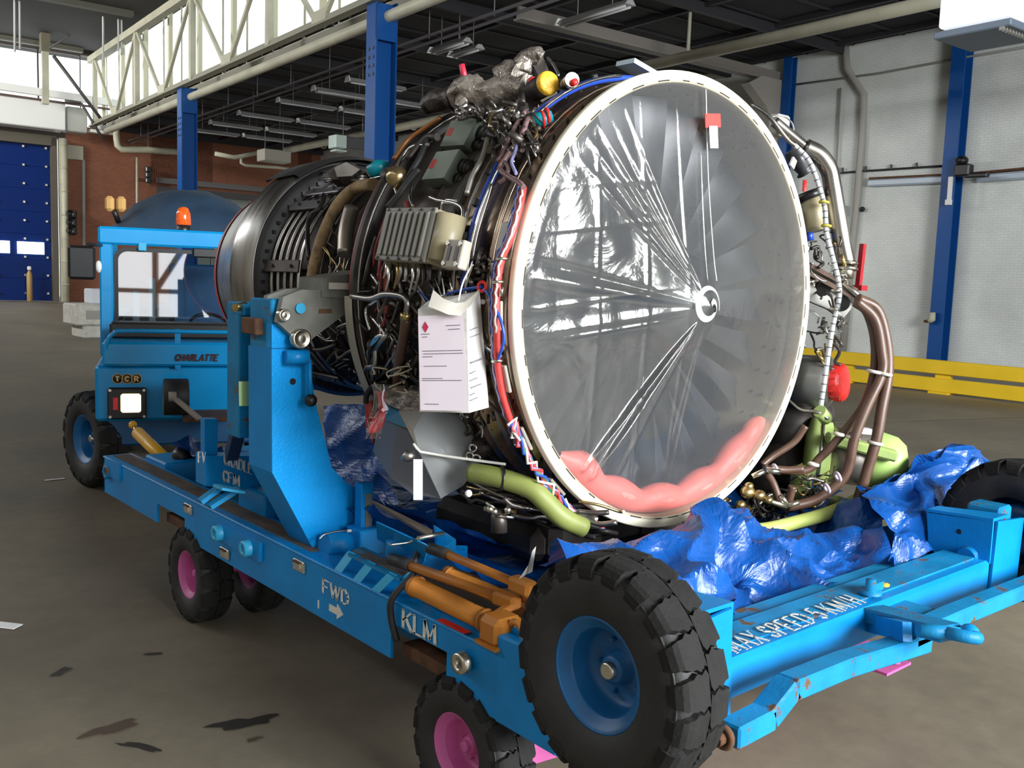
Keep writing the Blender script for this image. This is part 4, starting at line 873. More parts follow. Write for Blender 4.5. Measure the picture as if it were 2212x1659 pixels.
MB().cylr(at(835, 1185, 'z', .82), at(905, 1182, 'z', .82), .035, 14).build('foot_roller', BLUE, rb)
# road wheels of the stand (raised clear of the floor while on the trolley)
WX, WY, WZ, WR = -1.27, -.835, .895, .365
for (cx_, s_) in ((-1.205, -1), (1.33, 1)):
    for yy in (-.835, 3.6) if s_ < 0 else (-.835,):
        if yy > 0: continue
        wh = part('road_wheel', st); tyre_parts(wh, (cx_, yy, WZ), (s_, 0, 0), .307, .185, .146, mat('rim_blue_paint', (.008, .11, .29), .4, var=.15, vscale=8), 20)
        MB().cylr((cx_-s_*.1, yy, WZ), (s_*.9, yy+.02, WZ-.06), .04, 12).build('axle', BLUE, wh)
MB().box((1.12, YF+.1, .93), (.12, .14, .2), bev=.01).build('knuckle', BLUEW, fb)

# ================================================================== MAGENTA TROLLEY UNDER THE STAND
tl = thing('trolley', 'low magenta framed trolley on small black tyres under the blue stand', 'trolley', (0, 1.3, 0))
fr = part('chassis', tl)
for sx in (-1, 1): MB().box((sx*.62, 1.25, .37), (.12, 3.6, .12), bev=.01).build('chassis_rail', MAG, fr)
for y_ in (.0, 2.35): MB().box((0, y_, .30), (1.5, .14, .12), bev=.01).build('cross_tube', MAG, fr)
MB().box((-.66, .12, .33), (.30, .24, .20), bev=.012).build('wheel_bracket', MAG, fr)
a = atd(1130, 1600, 2.85)
MB().prism([at(1088, 1568, 'y', -.1), at(1180, 1580, 'y', -.1), at(1215, 1632, 'y', -.1), at(1150, 1652, 'y', -.1), at(1108, 1640, 'y', -.1)][::-1], (0, .16, 0)).build('front_bracket', MAG, fr)
MB().prism([at(1880, 1400, 'y', -.5), at(1945, 1395, 'y', -.5), at(1945, 1435, 'y', -.5), at(1870, 1432, 'y', -.5)][::-1], (0, .012, 0)).box(at(1915, 1436, 'y', -.45), (.22, .12, .012)).build('front_channel', MAG, fr)
MB().box(at(1915, 1410, 'y', -.5)+Vector((-.08, .35, .0)), (.1, .7, .08)).build('draw_tube', MAG, fr)
for (x_, y_, R_) in ((-.98, .0, .30), (-.98, 2.38, .30), (.98, .0, .30), (.98, 2.38, .30)):
    wh = part('trolley_wheel', tl); R_ = .262; tyre_parts(wh, (x_, y_+.03, R_), (1 if x_ > 0 else -1, 0, 0), R_, .17, .125, MAG, 15)
    MB().cylr((x_, y_+.03, R_), (x_*.6, y_+.03, R_), .035, 10).build('stub_axle', MAG, wh)
wh = part('inner_wheel', tl); tyre_parts(wh, (-.66, 2.38, .262), (-1, 0, 0), .262, .15, .125, MAG, 15)

# ================================================================== ORANGE JACK LEGS
def jack(label, body, arm, rb_, ra, z0, cap, az=.07):
    t = thing('jack_leg', label, 'jack', at(body[0][0], body[0][1], 'z', z0-.06), 'orange jack legs lying on the front end of the stand')
    A = at(*body[0], 'z', z0); B = at(*body[1], 'z', z0); d = (B-A).normalized()
    MB().tube([A-d*.02, A, A+d*.03, A+d*.031, B], [rb_*.6, rb_*1.12, rb_*1.12, rb_, rb_], 20).build('cylinder', ORANGE, t)
    sd = Vector((0, 0, 1)).cross(d)
    MB().box(B+d*.05+Vector((0, 0, -.002)), (.11, .12, .10), Matrix((d, sd, Vector((0, 0, 1)))).transposed(), bev=.02).build('end_head', ORANGE, t)
    MB().torus(B+d*.13+Vector((0, 0, .01)), sd, .034, .012, 18, 8).build('eye', ORANGE, t)
    MB().prism([B+d*.0+sd*.05-Vector((0, 0, .05)), B+d*.11+sd*.05-Vector((0, 0, .05)), B+d*.11-sd*.07-Vector((0, 0, .05)), B-sd*.07-Vector((0, 0, .05))], (0, 0, .012)).build('foot_plate', ORANGE, t)
    C_ = at(*arm[1], 'z', z0+az); D_ = at(*arm[2], 'z', z0+az-.01); E_ = at(*arm[0], 'z', z0+az)
    MB().tube([C_, D_], ra, 14).build('handle_tube', ORANGE, t)
    MB().tube([E_, C_+(C_-E_)*.05], ra*1.35, 14).build('grip', BLACK, t)
    e = (D_-C_).normalized(); MB().box(D_+e*.02, (.10, .055, .05), Matrix((e, Vector((0, 0, 1)).cross(e), Vector((0, 0, 1)))).transposed(), bev=.01).build('fork', ORANGE, t)
    MB().bar(D_+e*.06, B+Vector((0, 0, .02)), .03, .025, bev=.004).build('link', ORANGE, t)
    for q in (.06, .93):
        p = A.lerp(B, q); MB().torus(p, d, rb_*1.02, .006, 20, 6).build('band', ORANGE, t)
    MB().box(A+d*.01+Vector((0, 0, -.035))+sd*.05, (.05, .04, .03), bev=.01).build('foot_lug', ORANGE, t)
    return t
jack('near orange jack leg with the thicker cylinder and black rubber grip, on the stand edge', ((892, 1264), (1062, 1347)), ((845, 1207), (885, 1221), (1085, 1293)), .036, .0175, .745, 1)
jack('far orange jack leg half hidden behind the thicker one, beside the tarpaulin', ((965, 1240), (1130, 1310)), ((928, 1184), (966, 1197), (1120, 1262)), .030, .0155, .745, 1, .16)
# ================================================================== TOW TRACTOR (own frame: X right, Y back, Z up)
TO = at(205, 850, 'y', 5.6); TO.z = 0
ta = math.radians(-20); TT = Matrix.Translation(TO) @ Matrix.Rotation(ta, 4, 'Z')
TN = np.array([-math.sin(ta)*-1*-1, -math.cos(ta), 0.0]); TN = np.array([math.sin(ta), -math.cos(ta), 0.0])
TI = TT.inverted()
def tf(px, py, back=0.0):
    """pixel onto the tractor's front plane (moved back), in tractor coordinates"""
    p0 = TT @ Vector((0, back, 0)); p = atp(px, py, tuple(p0), TN); return TI @ p
tk = thing('tow_tractor', 'light blue tow tractor with an open cab, lit headlamp and orange roof beacon', 'tractor', TO)
def T_(): return MB(TT)
hoodz = tf(205, 790).z; WT = 1.62
T_().box((WT/2, .5, (hoodz+.62)/2+.0), (WT, .98, hoodz-.62), bev=.025).build('hood', BLUE2, tk)
T_().box((WT/2, .52, .55), (WT-.15, .9, .3), bev=.02).build('bumper', mat('dark_blue_bumper', (.01, .08, .2), .45), tk)
z1 = tf(240, 765).z; ztop = tf(210, 481).z
T_().box((WT/2, 1.0, hoodz+.09), (WT-.04, .2, .2), bev=.01).build('scuttle', BLUE2, tk)
pw = .11
T_().box((pw/2, .98, (hoodz+ztop)/2), (pw, .14, ztop-hoodz), bev=.015).build('cab_post', BLUE2, tk)
T_().box((WT-pw/2, .98, (hoodz+ztop)/2), (pw, .14, ztop-hoodz), bev=.015).build('cab_post', BLUE2, tk)
for x_ in (pw/2, WT-pw/2): T_().box((x_, 2.15, 1.3), (pw, .12, ztop-.45), bev=.015).build('cab_post', BLUE2, tk)
T_().box((WT/2, .97, ztop-.07), (WT+.02, .16, .16), bev=.02).build('roof_header', BLUE2, tk)
for x_ in (.04, WT-.04): T_().box((x_, 1.58, ztop-.06), (.08, 1.2, .12), bev=.015).build('roof_rail', BLUE2, tk)
T_().box((WT/2, 2.16, ztop-.06), (WT, .1, .12), bev=.015).build('roof_rail', BLUE2, tk)
zg0, zg1 = hoodz+.26, ztop-.19
rg = .06
gz = T_(); fr_ = []
x0g, x1g = pw+.01, WT-pw-.01
def rr(x0, x1, z0, z1, r, n=5):
    out = []
    for (cx_, cz_, a0) in ((x1-r, z1-r, 0), (x0+r, z1-r, PI/2), (x0+r, z0+r, PI), (x1-r, z0+r, 1.5*PI)):
        for k in range(n+1): a = a0+PI/2*k/n; out.append((cx_+r*math.cos(a), cz_+r*math.sin(a)))
    return out
o1 = rr(x0g, x1g, zg0-.1, zg1+.02, .10); o2 = rr(x0g+.035, x1g-.035, zg0-.06, zg1-.015, .08)
gz.grid([[Vector((x, .93, z)) for x, z in o1], [Vector((x, .93, z)) for x, z in o2]], True, False).build('windscreen_seal', BLACKP, tk)
T_()._add([Vector((x, .935, z)) for x, z in o2], [tuple(range(len(o2)))]).build('windscreen', GLASS, tk, label='reflective windscreen glass')
T_().box((WT*.62, .915, zg1+.0), (.42, .03, .09), bev=.012).cylr((WT*.62, .90, zg1+.06), (WT*.62, .93, zg1+.06), .035, 12).build('wiper_motor', BLACKP, tk)
T_().box((.36, .90, zg1+.035), (.07, .03, .08), bev=.006).build('lug', mat('light_blue_ring', (.03, .36, .62), .4), tk)
# cab inside
T_().box((.42, 1.75, 1.18), (.46, .14, .62), bev=.05).box((.42, 1.5, .92), (.46, .46, .12), bev=.04).build('seat', BLACK, tk)
T_().torus((.95, 1.32, 1.36), (0, -.6, .8), .17, .016, 28, 8).cylr((.95, 1.32, 1.36), (.95, 1.12, 1.1), .03, 10).build('steering_wheel', BLACKP, tk)
T_().torus((.30, 1.2, 1.25), (0, -1, .1), .22, .016, 24, 8, 0, PI).build('grab_hoop', BLACKP, tk)
T_().box((WT/2, 1.3, 1.02), (WT-.1, .5, .06), bev=.01).build('dashboard', BLACKP, tk)
for (x_, h_) in ((.30, .5), (.44, .62)): T_().box((x_, 1.05, 1.28+h_/2-.1), (.06, .02, h_), bev=.01).build('lever', mat('grey_lever', (.2, .24, .25), .4), tk)
T_().box((WT*.62, 2.3, 1.5), (.8, .05, .9), bev=.02).build('rear_panel', mat('dark_blue_bumper', (.01, .08, .2), .45), tk)
# hand rail in front of the scuttle
zr = tf(400, 716, .0).z
T_().tube(spl([(.10, -.02, hoodz+.02), (.10, -.04, zr-.10), (.15, -.04, zr-.02), (.25, -.04, zr), (.9, -.04, zr), (1.5, -.04, zr)], 6), .017, 10).build('hand_rail', BLUE2, tk)
T_().box((.64, -.03, (hoodz+zr)/2), (.045, .02, zr-hoodz+.04)).build('rail_stay', BLUE2, tk)
T_().box((WT/2, .2, hoodz+.10), (WT-.12, .5, .20), bev=.02).build('upper_hood', BLUE2, tk)
T_().box((WT/2, .5, hoodz+.27), (WT-.2, .3, .14), bev=.02).build('air_intake', mat('black_grille', (.02, .018, .016), .5), tk)
# lettering
b = T_(); zl = hoodz+.055; fit_text(b, 'CHARLATTE', (tf(378, 780).x, -.055, zl-.005), (tf(468, 780).x, -.055, zl-.005), (.012, 0, .05), (0, -1, 0), .26, False, .28); b.build('lettering', mat('dark_brown_print', (.05, .02, .03), .6), tk)
T_().box((tf(524, 776).x, -.053, zl+.02), (tf(552, 776).x-tf(496, 776).x, .006, .062)).build('warning_label', mat('yellow_label', (.75, .5, .02), .5), tk)
b = T_(); fit_text(b, 'ENGINE', (tf(499, 776).x, -.058, zl), (tf(548, 776).x, -.058, zl), (0, 0, .04), (0, -1, 0), .26, False, .25); b.build('label_print', BLACKP, tk)
b = T_()
for k in range(3):
    c = tf(254+k*20.5, 818); b.lathe([(0, .042), (.004, .042), (.004, .037), (.002, .037)], Vector((c.x, -.001, c.z)), (0, -1, 0), 24)
b.build('badge_ring', mat('gold_print', (.65, .42, .14), .5), tk)
b = T_()
for k in range(3):
    c = tf(254+k*20.5, 818); b.lathe([(0, .038), (.003, .038), (.003, .001)], Vector((c.x, -.001, c.z)), (0, -1, 0), 24)
b.build('badge_disc', BLACKP, tk)
for k, ch in enumerate('TCR'):
    b = T_(); c = tf(254+k*20.5, 818); letters(b, ch, Vector((c.x-.014, -.005, c.z-.02)), (.042, 0, 0), (0, 0, .04), (0, -1, 0), .3, False); b.build('badge_letter', mat('gold_print', (.65, .42, .14), .5), tk)
# head lamp
c = tf(275, 870); T_().box((c.x, -.02, c.z), (.30, .06, .26), bev=.012).build('lamp_bezel', BLACKP, tk)
c2 = tf(283, 869); T_().box((c2.x, -.055, c2.z), (.155, .03, .155), bev=.02).build('lamp_lens', LAMPON, tk)
T_().box((c.x-.09, -.052, c.z), (.035, .01, .1)).build('reflector', REDCAP, tk)
for sx in (-1, 1):
    for sz in (-1, 1): T_().cylr((c.x+sx*.13, -.05, c.z+sz*.11), (c.x+sx*.13, -.058, c.z+sz*.11), .012, 8).build('screw', ZINC, tk)
# beacon and mirror
c = tf(397, 468, .9); T_().lathe([(0, .06), (.05, .06), (.05, .05)], (c.x, 1.0, ztop+.01), (0, 0, 1), 20).build('beacon_base', BLACKP, tk)
T_().lathe([(.05, .062), (.06, .068), (.16, .062), (.2, .045), (.215, .02), (.218, .001)], (c.x, 1.0, ztop+.01), (0, 0, 1), 24).torus((c.x, 1.0, ztop+.11), (0, 0, 1), .064, .005, 24, 6).build('beacon_dome', AMBER, tk)
c = tf(175, 567, .5); T_().box((c.x, .6, c.z), (.22, .05, .29), bev=.035).build('mirror', BLACKP, tk)
T_().cylr((c.x+.05, .62, c.z+.16), (.03, .95, c.z+.16), .014, 8).build('mirror_arm', BLACKP, tk)
T_().ball((.0, .8, c.z-.03), .055, 10, (.5, .5, 1)).build('side_lamp', WHITE, tk)
# coupling bracket, small roller and damper before the bumper
T_().box((.92, -.28, .70), (.5, .5, .03), bev=.005).build('coupling_plate', RUST, tk)
c = Vector((.62, -.30, .86)); T_().lathe([(-.09, .06), (-.1, .13), (-.09, .15), (.09, .15), (.1, .13), (.09, .06)], c, (1, 0, 0), 24).build('roller_tyre', BLACK, tk)
T_().bar(c+Vector((-.03, -.13, .02)), c+Vector((.17, -.30, -.14)), .05, .03, bev=.006).cylr(c+Vector((-.06, -.14, .02)), c+Vector((0, -.14, .02)), .04, 12).build('roller_arm', mat('pale_rusty_arm', (.3, .26, .22), .6), tk)
# front wheels, steered straight
WXc = TO.x+.0
for (x_, y_) in ((-.015, .42), (WT-.1, .42)):
    wh = part('road_wheel', tk); p = TT @ Vector((x_, y_, 0)); tyre_parts(wh, (p.x, p.y, .415), (-1 if x_ < .5 else 1, -.12 if x_ < .5 else .12, 0), .415, .26, .205, mat('rim_blue_paint', (.008, .11, .29), .4), 16)
for (x_, y_) in ((.1, 2.3), (WT-.1, 2.3)):
    wh = part('road_wheel', tk); p = TT @ Vector((x_, y_, 0)); tyre_parts(wh, (p.x, p.y, .415), (-1 if x_ < .5 else 1, 0, 0), .415, .26, .205, mat('rim_blue_paint', (.008, .11, .29), .4), 16)
T_().box((WT/2, 1.6, .75), (WT-.3, 1.7, .4), bev=.02).build('chassis', mat('dark_blue_bumper', (.01, .08, .2), .45), tk)
# yellow damper, on the stand deck
t = thing('damper', 'yellow gas damper leaning between the tractor corner and the stand deck', 'damper', at(350, 1000, 'z', .62))
a = at(287, 918, 'y', 4.2); b_ = at(298, 935, 'y', 4.1); c = at(362, 998, 'y', 3.5)
MB().cylr(b_, c, .042, 18).build('body', mat('damper_yellow', (.80, .42, .02), .35), t); MB().cylr(a, b_, .014, 8).build('rod', CHROME, t); MB().ball(a, .03, 10).build('end_eye', mat('damper_yellow', (0, 0, 0)), t)
MB().box(c+Vector((.02, .0, -.04)), (.10, .06, .04), bev=.01).cylr(c+Vector((-.06, -.0, -.02)), c+Vector((.08, -.0, -.02)), .015, 8).build('foot_bracket', BLUEW, t)
MB().box(at(420, 978, 'y', 3.4), (.20, .2, .16), bev=.04).ball(at(392, 985, 'y', 3.3), .06, 12).build('pump_unit', BLACKP, None, label='black oily pump unit on the stand deck beside the yellow damper', category='pump')
# green inspection tag on the rear post
q = [cy(516, 824, 1.5), cy(551, 824, 1.5), cy(551, 877, 1.5), cy(517, 877, 1.5)]
MB().prism(q[::-1], (0, .004, 0)).build('inspection_tag', mat('green_tag_paper', (.38, .55, .25), .7), None, label='pale green inspection tag tied to the rear blue post', category='tag')
for k in range(0): pass
# ---- covered vehicle behind the tractor
CV = atd(385, 470, 11.5)
t = thing('covered_vehicle', 'vehicle under a dark navy canvas dome behind the tractor cab', 'vehicle', (CV.x, CV.y, 0))
def cvp(px, py, d=11.0): return atd(px, py, d)
prof = [(232, 500), (250, 478), (290, 440), (345, 415), (400, 406), (450, 413), (510, 440), (560, 478), (590, 500)]
rows_ = []
for j, (dd, sc) in enumerate(((10.2, .0), (10.3, .55), (10.6, .85), (11.2, 1.0), (12.2, .97), (13.2, .8))):
    r_ = []
    for (px, py) in [p for a_, b_ in zip(prof[:-1], prof[1:]) for p in [(a_[0]+(b_[0]-a_[0])*k/5, a_[1]+(b_[1]-a_[1])*k/5) for k in range(5)]]+[prof[-1]]:
        v = atd(400+(px-400)*(.86+.14*sc), 520-(520-py)*sc, dd); v += Vector((0, 0, 1))*noise.noise(v*2.3)*.05; r_.append(v)
    rows_.append(r_)
MB().grid(rows_).build('canvas_cover', NAVY, t)
c = cvp(400, 560, 11.8); MB().box((c.x, c.y, .75), (1.6, 1.5, 1.3), bev=.1).build('body', mat('dark_vehicle_body', (.02, .03, .05), .5), t)
for (px, py) in ((237, 440), (262, 441)):
    p = cvp(px, py, 10.6); MB().box(p, (.10, .08, .17), Matrix.Rotation(-.6, 3, 'Z'), bev=.03).build('work_lamp', mat('amber_tan_lamp', (.62, .36, .12), .35), t)
MB().cylr(cvp(246, 455, 10.6), cvp(256, 480, 10.7), .03, 8).build('lamp_bracket', BLACKP, t)
# ================================================================== THE TURBOFAN
EC = Vector((0, 0, EZ))
def E(th, R, y): a = math.radians(th); return Vector((R*math.cos(a), y, EZ+R*math.sin(a)))   # 180 = towards the camera side
en = thing('jet_engine', 'large turbofan engine with cream inlet ring lying in the blue stand', 'jet engine', (0, 0, EZ-.95))
def LA(prof, ma, name, seg=120, z=0.0, a0=0, a1=2*PI, par=None, **kw):
    return MB().lathe(prof, (0, 0, EZ+z), (0, 1, 0), seg, a0, a1).build(name, ma, par or en, **kw)
# inlet flange ring
LA([(.02, .888), (.012, .9), (-.012, .9), (-.018, .895), (-.018, .866), (-.01, .862), (.06, .860)], CREAMRING, 'inlet_ring')
LA([(-.0185, .8655), (-.0185, .859), (-.012, .853), (.05, .851)], DUCT, 'tape_ring')
q = MB()
for k in range(46):
    a = 2*PI*k/46+.05*math.sin(k*7); l = (.075 if k % 3 else .045)
    q.torus((0, -.019, EZ), (0, 1, 0), .862, .0022, 3, 4, a, a+l)
q.build('gap_mark', mat('dark_gap', (.02, .02, .015), .8), en, kind='stuff')
LA([(.05, .852), (.42, .852)], DUCT, 'fan_duct', label='pale inner wall of the fan duct')
LA([(.42, .852), (.75, .83)], mat('dark_duct', (.10, .10, .10), .5), 'rear_duct')
q = MB()
for k in range(48):
    for y_ in (.10, .16):
        a = 2*PI*k/48+y_*.2; p = Vector((.85*math.cos(a), y_, EZ+.85*math.sin(a))); n_ = Vector((math.cos(a), 0, math.sin(a)))
        q.cylr(p-n_*.004, p, .007, 6)
q.build('rivet', mat('rivet_grey', (.14, .13, .12), .5), en, kind='stuff')
# fan
ROT = part('fan_rotor', en)
for k in range(24):
    a0 = 2*PI*k/24; P = []
    for i in range(7):
        r = .19+(.84-.19)*i/6; tw = math.radians(20+42*i/6); ch = .13+.05*i/6; row = []
        for j in range(5):
            s_ = (j/4-.5)*ch; y_ = .225+s_*math.cos(tw)*.75+.01*math.sin(j/4*PI); ta_ = s_*math.sin(tw)
            an = a0+ta_/r; row.append(Vector((r*math.cos(an), y_, EZ+r*math.sin(an))))
        P.append(row)
    b = MB().grid(P); b.build('fan_blade', BLADE, ROT)
LA([(.36, .85), (.36, .1)], mat('dark_vane_wall', (.03, .03, .03), .6), 'guide_vane_wall')
MB().lathe([(.42, .20), (.02, .207), (.0, .205), (-.01, .205), (-.05, .165), (-.10, .095), (-.135, .035), (-.145, .001)], (0, 0, EZ), (0, 1, 0), 48, flip=True).build('spinner', SPIN, ROT)
sw = []
for k in range(60):
    t_ = k/59; a = math.radians(-12+500*t_); r = .078*(1-t_)**.75+.004+.012*t_*(1-t_)
    sw.append((r, a))
b = MB(); L_ = []; R_ = []
for k, (r, a) in enumerate(sw):
    t_ = k/59; wd = .0015+.0105*math.sin(min(1, t_*1.5+.05)*PI*.60); y_ = -.152+.0*r
    yy = lambda rr_: -.1545+rr_*.42 if rr_ > .03 else -.150
    for rr_, L in ((r-wd, L_), (r+wd, R_)):
        rr_ = max(rr_, .002); L.append(Vector((rr_*math.cos(a), yy(rr_)-.006, EZ+rr_*math.sin(a))))
b.grid([L_, R_], False, False).build('swirl_mark', mat('white_swirl_paint', (.9, .9, .9), .5), ROT)
# outer fan case with flanges and stiffening hoops
prof = [(.02, .888), (.03, .888), (.032, .868), (.085, .866), (.087, .885), (.10, .885), (.102, .862), (.165, .860), (.167, .872), (.18, .872), (.182, .860), (.275, .862), (.277, .888), (.30, .888), (.302, .860), (.36, .860), (.362, .874), (.375, .874), (.377, .856), (.44, .856)]
LA(prof, TITAN, 'fan_case')
LA([(.44, .856), (.442, .872), (.46, .872), (.462, .846), (.62, .842), (.622, .856), (.635, .856), (.637, .84), (.82, .838), (.822, .852), (.84, .852), (.842, .838), (1.0, .845)], CASE, 'rear_fan_case')
LA([(1.0, .845), (1.0, .905), (1.03, .905), (1.035, .87), (1.03, .80), (1.03, .45)], DARK, 'aft_flange')
MB().torus((0, 1.06, EZ), (0, 1, 0), .872, .020, 90, 8).build('red_manifold', DRED, en)
MB().torus((0, .995, EZ), (0, 1, 0), .888, .006, 90, 6).build('manifold_tube', STEEL, en)
q = MB()
for y_, R_, n_ in ((.0935, .878, 60), (.2885, .880, 64), (.451, .866, 50), (1.015, .897, 60)):
    for k in range(n_):
        p = E(360*k/n_, R_, y_-.012); q.cylr(p, p+Vector((0, .028, 0)), .0065, 6)
q.build('flange_bolt', mat('dark_bolt_steel', (.06, .055, .05), .4, .7), en, kind='stuff')
# cream curved support strip below the near trunnion
MB().lathe([(0, .925), (.0, .900), (.05, .900), (.05, .925), (0, .925)], (0, 1.04, EZ), (0, 1, 0), 40, math.radians(262-360+0)-.0, math.radians(262-360)+.8).build('support_strip', mat('pale_strip', (.36, .33, .26), .5), en) if False else None
rs = MB(); P = []
for k in range(20):
    th = 181+k*1.9; P.append([E(th, .915, 1.00), E(th, .915, 1.06)])
rs.grid(P).build('support_strip', mat('pale_strip', (.36, .33, .26), .5), en)
# core, turbine case and cooling tubes
zc = .02
LA([(1.03, .62), (1.12, .56), (1.35, .50), (1.6, .48), (1.75, .50), (1.85, .545), (1.95, .56), (2.45, .575), (2.5, .57)], DARK, 'core_case', z=zc)
for y_ in (1.2, 1.42, 1.66, 1.84, 1.97): LA([(y_, .5), (y_, .60-.03*abs(y_-1.55)), (y_+.02, .60-.03*abs(y_-1.55)), (y_+.02, .5)], CASE, 'case_flange', z=zc, seg=90)
for i, y_ in enumerate((2.04, 2.12, 2.20, 2.28, 2.36)):
    R_ = .607-.002*i
    MB().torus((0, y_, EZ+zc), (0, 1, 0), R_, .0115, 110, 8).build('cooling_tube', STEEL if i else CHROME, en)
for th in (108, 127, 138, 172, 205, 235, 70, 40):
    b = MB(); c0 = E(th, .632, 2.0); c1 = E(th, .625, 2.39); up = (math.cos(math.radians(th)), 0, math.sin(math.radians(th)))
    c0.z += zc; c1.z += zc; b.bar(c0, c1, .065, .012, up=up, bev=.003); b.build('tube_bracket', mat('steel_bracket_blue_grey', (.30, .29, .30), .4, .8) if th in (138, 127) else CASE, en)
    q = MB(); u_ = Vector(up)
    for f_ in (.2, .75): p = c0.lerp(c1, f_); q.cylr(p, p+u_*.018, .009, 6)
    q.build('bracket_bolt', mat('dark_bolt_steel', (0, 0, 0)), en, kind='stuff')
BSH = mat('black_shroud', (.018, .017, .017), .5)
LA([(2.40, .58), (2.41, .650), (2.43, .668), (2.47, .675)], BSH, 'rear_shroud', z=zc+.02)
LA([(2.40, .69), (2.44, .712), (2.80, .700), (2.82, .68)], BSH, 'top_shroud', z=.05, seg=40, a0=math.radians(-37), a1=math.radians(75))
q = MB()
for k in range(70): p = E(360*k/70, .632, 2.40); p.z += zc; q.box(p, (.018, .02, .018))
q.build('shroud_bolt', mat('dark_bolt_steel', (0, 0, 0)), en, kind='stuff')
LA([(2.44, .670), (2.455, .700), (2.66, .690), (2.68, .698), (2.70, .686), (2.95, .613), (3.20, .552)], mat('brushed_nozzle_steel', (.40, .385, .36), .30, 1.0, var=.12, vscale=3, stretch=(1, 7, 1)), 'exhaust_nozzle', z=.05)
LA([(3.20, .556), (3.19, .54), (2.8, .60)], mat('nozzle_inner', (.03, .025, .02), .6), 'nozzle_inner', z=.05)
LA([(3.185, .562), (3.225, .556), (3.225, .542)], REDH, 'red_edge_strip', z=.05)
# top rear mount
for i, (pts, ma) in enumerate((([(705, 372), (735, 352), (765, 352), (790, 372), (770, 385), (715, 388)], CASE), ([(722, 362), (748, 350), (778, 366), (760, 380), (728, 382)], STEEL))):
    pr = [atd(px, py, 4.72-.06*i) for px, py in pts]; MB().prism(pr, Vector(FWD)*.18).build('rear_mount', ma, en)
# insulated duct sweeping round the turbine (traced on the case, radius .60)
def cp(px, py, R): return cyl(px, py, R)
pipe([cp(806, 398, .74), cp(770, 405, .70), cp(735, 435, .68), cp(712, 475, .66), cp(694, 520, .66), cp(680, 570, .66), cp(672, 620, .66)], .030, TAN, en, 'insulated_duct', seg=12)
pipe([cp(700, 420, .66), cp(690, 450, .66), cp(668, 470, .66), cp(664, 520, .66), cp(668, 560, .66)], .012, DARK, en)
pipe([cp(760, 450, .80), cp(748, 500, .80), cp(745, 550, .80)], .035, mat('scorched_duct', (.30, .26, .21), .35, .8, var=.3), en, 'scorched_duct', seg=12)
pipe([cp(662, 350+30, .68), cp(700, 372, .70), cp(745, 378, .72), cp(790, 382, .74)], .010, CHROME, en)
pipe([cp(690, 388, .68), cp(730, 386, .70), cp(790, 388, .74)], .010, CHROME, en)
# thin pipes over the compressor
rnd = random.Random(11)
for k in range(26):
    px = rnd.uniform(690, 790); py = rnd.uniform(420, 640); R_ = rnd.uniform(.60, .72)
    pts = [cp(px, py, R_)]
    for j in range(3): px += rnd.uniform(-28, 28); py += rnd.uniform(10, 45); pts.append(cp(px, py, R_+rnd.uniform(-.02, .03)))
    pipe(pts, rnd.choice((.004, .006, .009)), rnd.choice((STEEL, DARK, BRASS, CASE, STEEL)), en, seg=6, n=4)
for k in range(30):
    px = rnd.uniform(665, 790); py = rnd.uniform(690, 815); R_ = rnd.uniform(.56, .62); pts = [cp(px, py, R_)]
    for j in range(3): px += rnd.uniform(-30, 30); py += rnd.uniform(-16, 22); pts.append(cp(px, min(py, 822), R_+rnd.uniform(-.02, .03)))
    pipe(pts, rnd.choice((.004, .006, .012)), rnd.choice((DARK, DARK, CASE, STEEL)), en, seg=6, n=4)
# ---- hoses following the fan case: near side (by angle)
def arc(R, y, a0, a1, n=30, wob=0.0, seed=0): return [E(a0+(a1-a0)*k/n, R+wob*math.sin(k*1.7+seed), y+wob*math.cos(k*2.3+seed)) for k in range(n+1)]
MB().tube(arc(.905, .255, 65, 180), .014, 8).build('blue_hose', BLUEH, en)
MB().tube(arc(.912, .235, 100, 190), .006, 6).build('thin_tube', CHROME, en)
MB().tube(arc(.895, .33, 70, 200), .008, 6).build('thin_tube', STEEL, en)
MB().tube(arc(.885, .135, 60, 250), .007, 6).build('thin_tube', TITAN, en)
for th in (150, 158, 166, 174, 141, 131, 120, 108):
    MB().box(E(th, .918, .262), (.03, .02, .03), Matrix.Rotation(-math.radians(th), 3, 'Y'), bev=.004).build('hose_clip', BLACKP, en)
# red sleeved harness running down the near side to the bottom
hp = [cp(1131, 405, .915), cp(1122, 450, .92), cp(1105, 510, .925), cp(1084, 560, .93), cp(1075, 610, .93), cp(1072, 660, .93), cp(1073, 720, .93), cp(1074, 780, .93), cp(1085, 850, .93), cp(1100, 900, .93), cp(1123, 960, .93)]
pipe(hp, .0125, REDH, en, 'red_harness', seg=10)
hp2 = [cp(1118, 940, .935), E(207, .935, .05), E(216, .94, .03), E(226, .94, .02), E(236, .94, .02), E(247, .94, .02)]
for k, (ma, dx) in enumerate(((REDH, 0), (PURP, .012), (BLUEH, -.012), (WIREW, .018), (REDH, -.017), (mat('green_wire', (.02, .2, .08), .5), .006))):
    pts = [p+Vector((dx*math.sin(i*2.1+k), dx*.6*math.cos(i*1.3+k), dx*math.cos(i*1.9+k))) for i, p in enumerate(spl(hp2, 5))]
    MB().tube(pts, .0055, 6).build('harness_wire', ma, en)
for k, (ma, dx) in enumerate(((PURP, .011), (WIREW, -.010), (BLUEH, .016))):
    pts = [p+Vector((-.012, dx+.004*math.sin(i*1.9+k), .004*math.cos(i*1.6))) for i, p in enumerate(spl(hp[:7] if k else hp, 6))]
    MB().tube(pts, .004, 6).build('harness_wire', ma, en)
for p in (hp[3], hp[4], hp[7], hp[10]): MB().torus(p, (0, .15, 1), .017, .006, 14, 6).build('harness_clamp', ZINC, en)
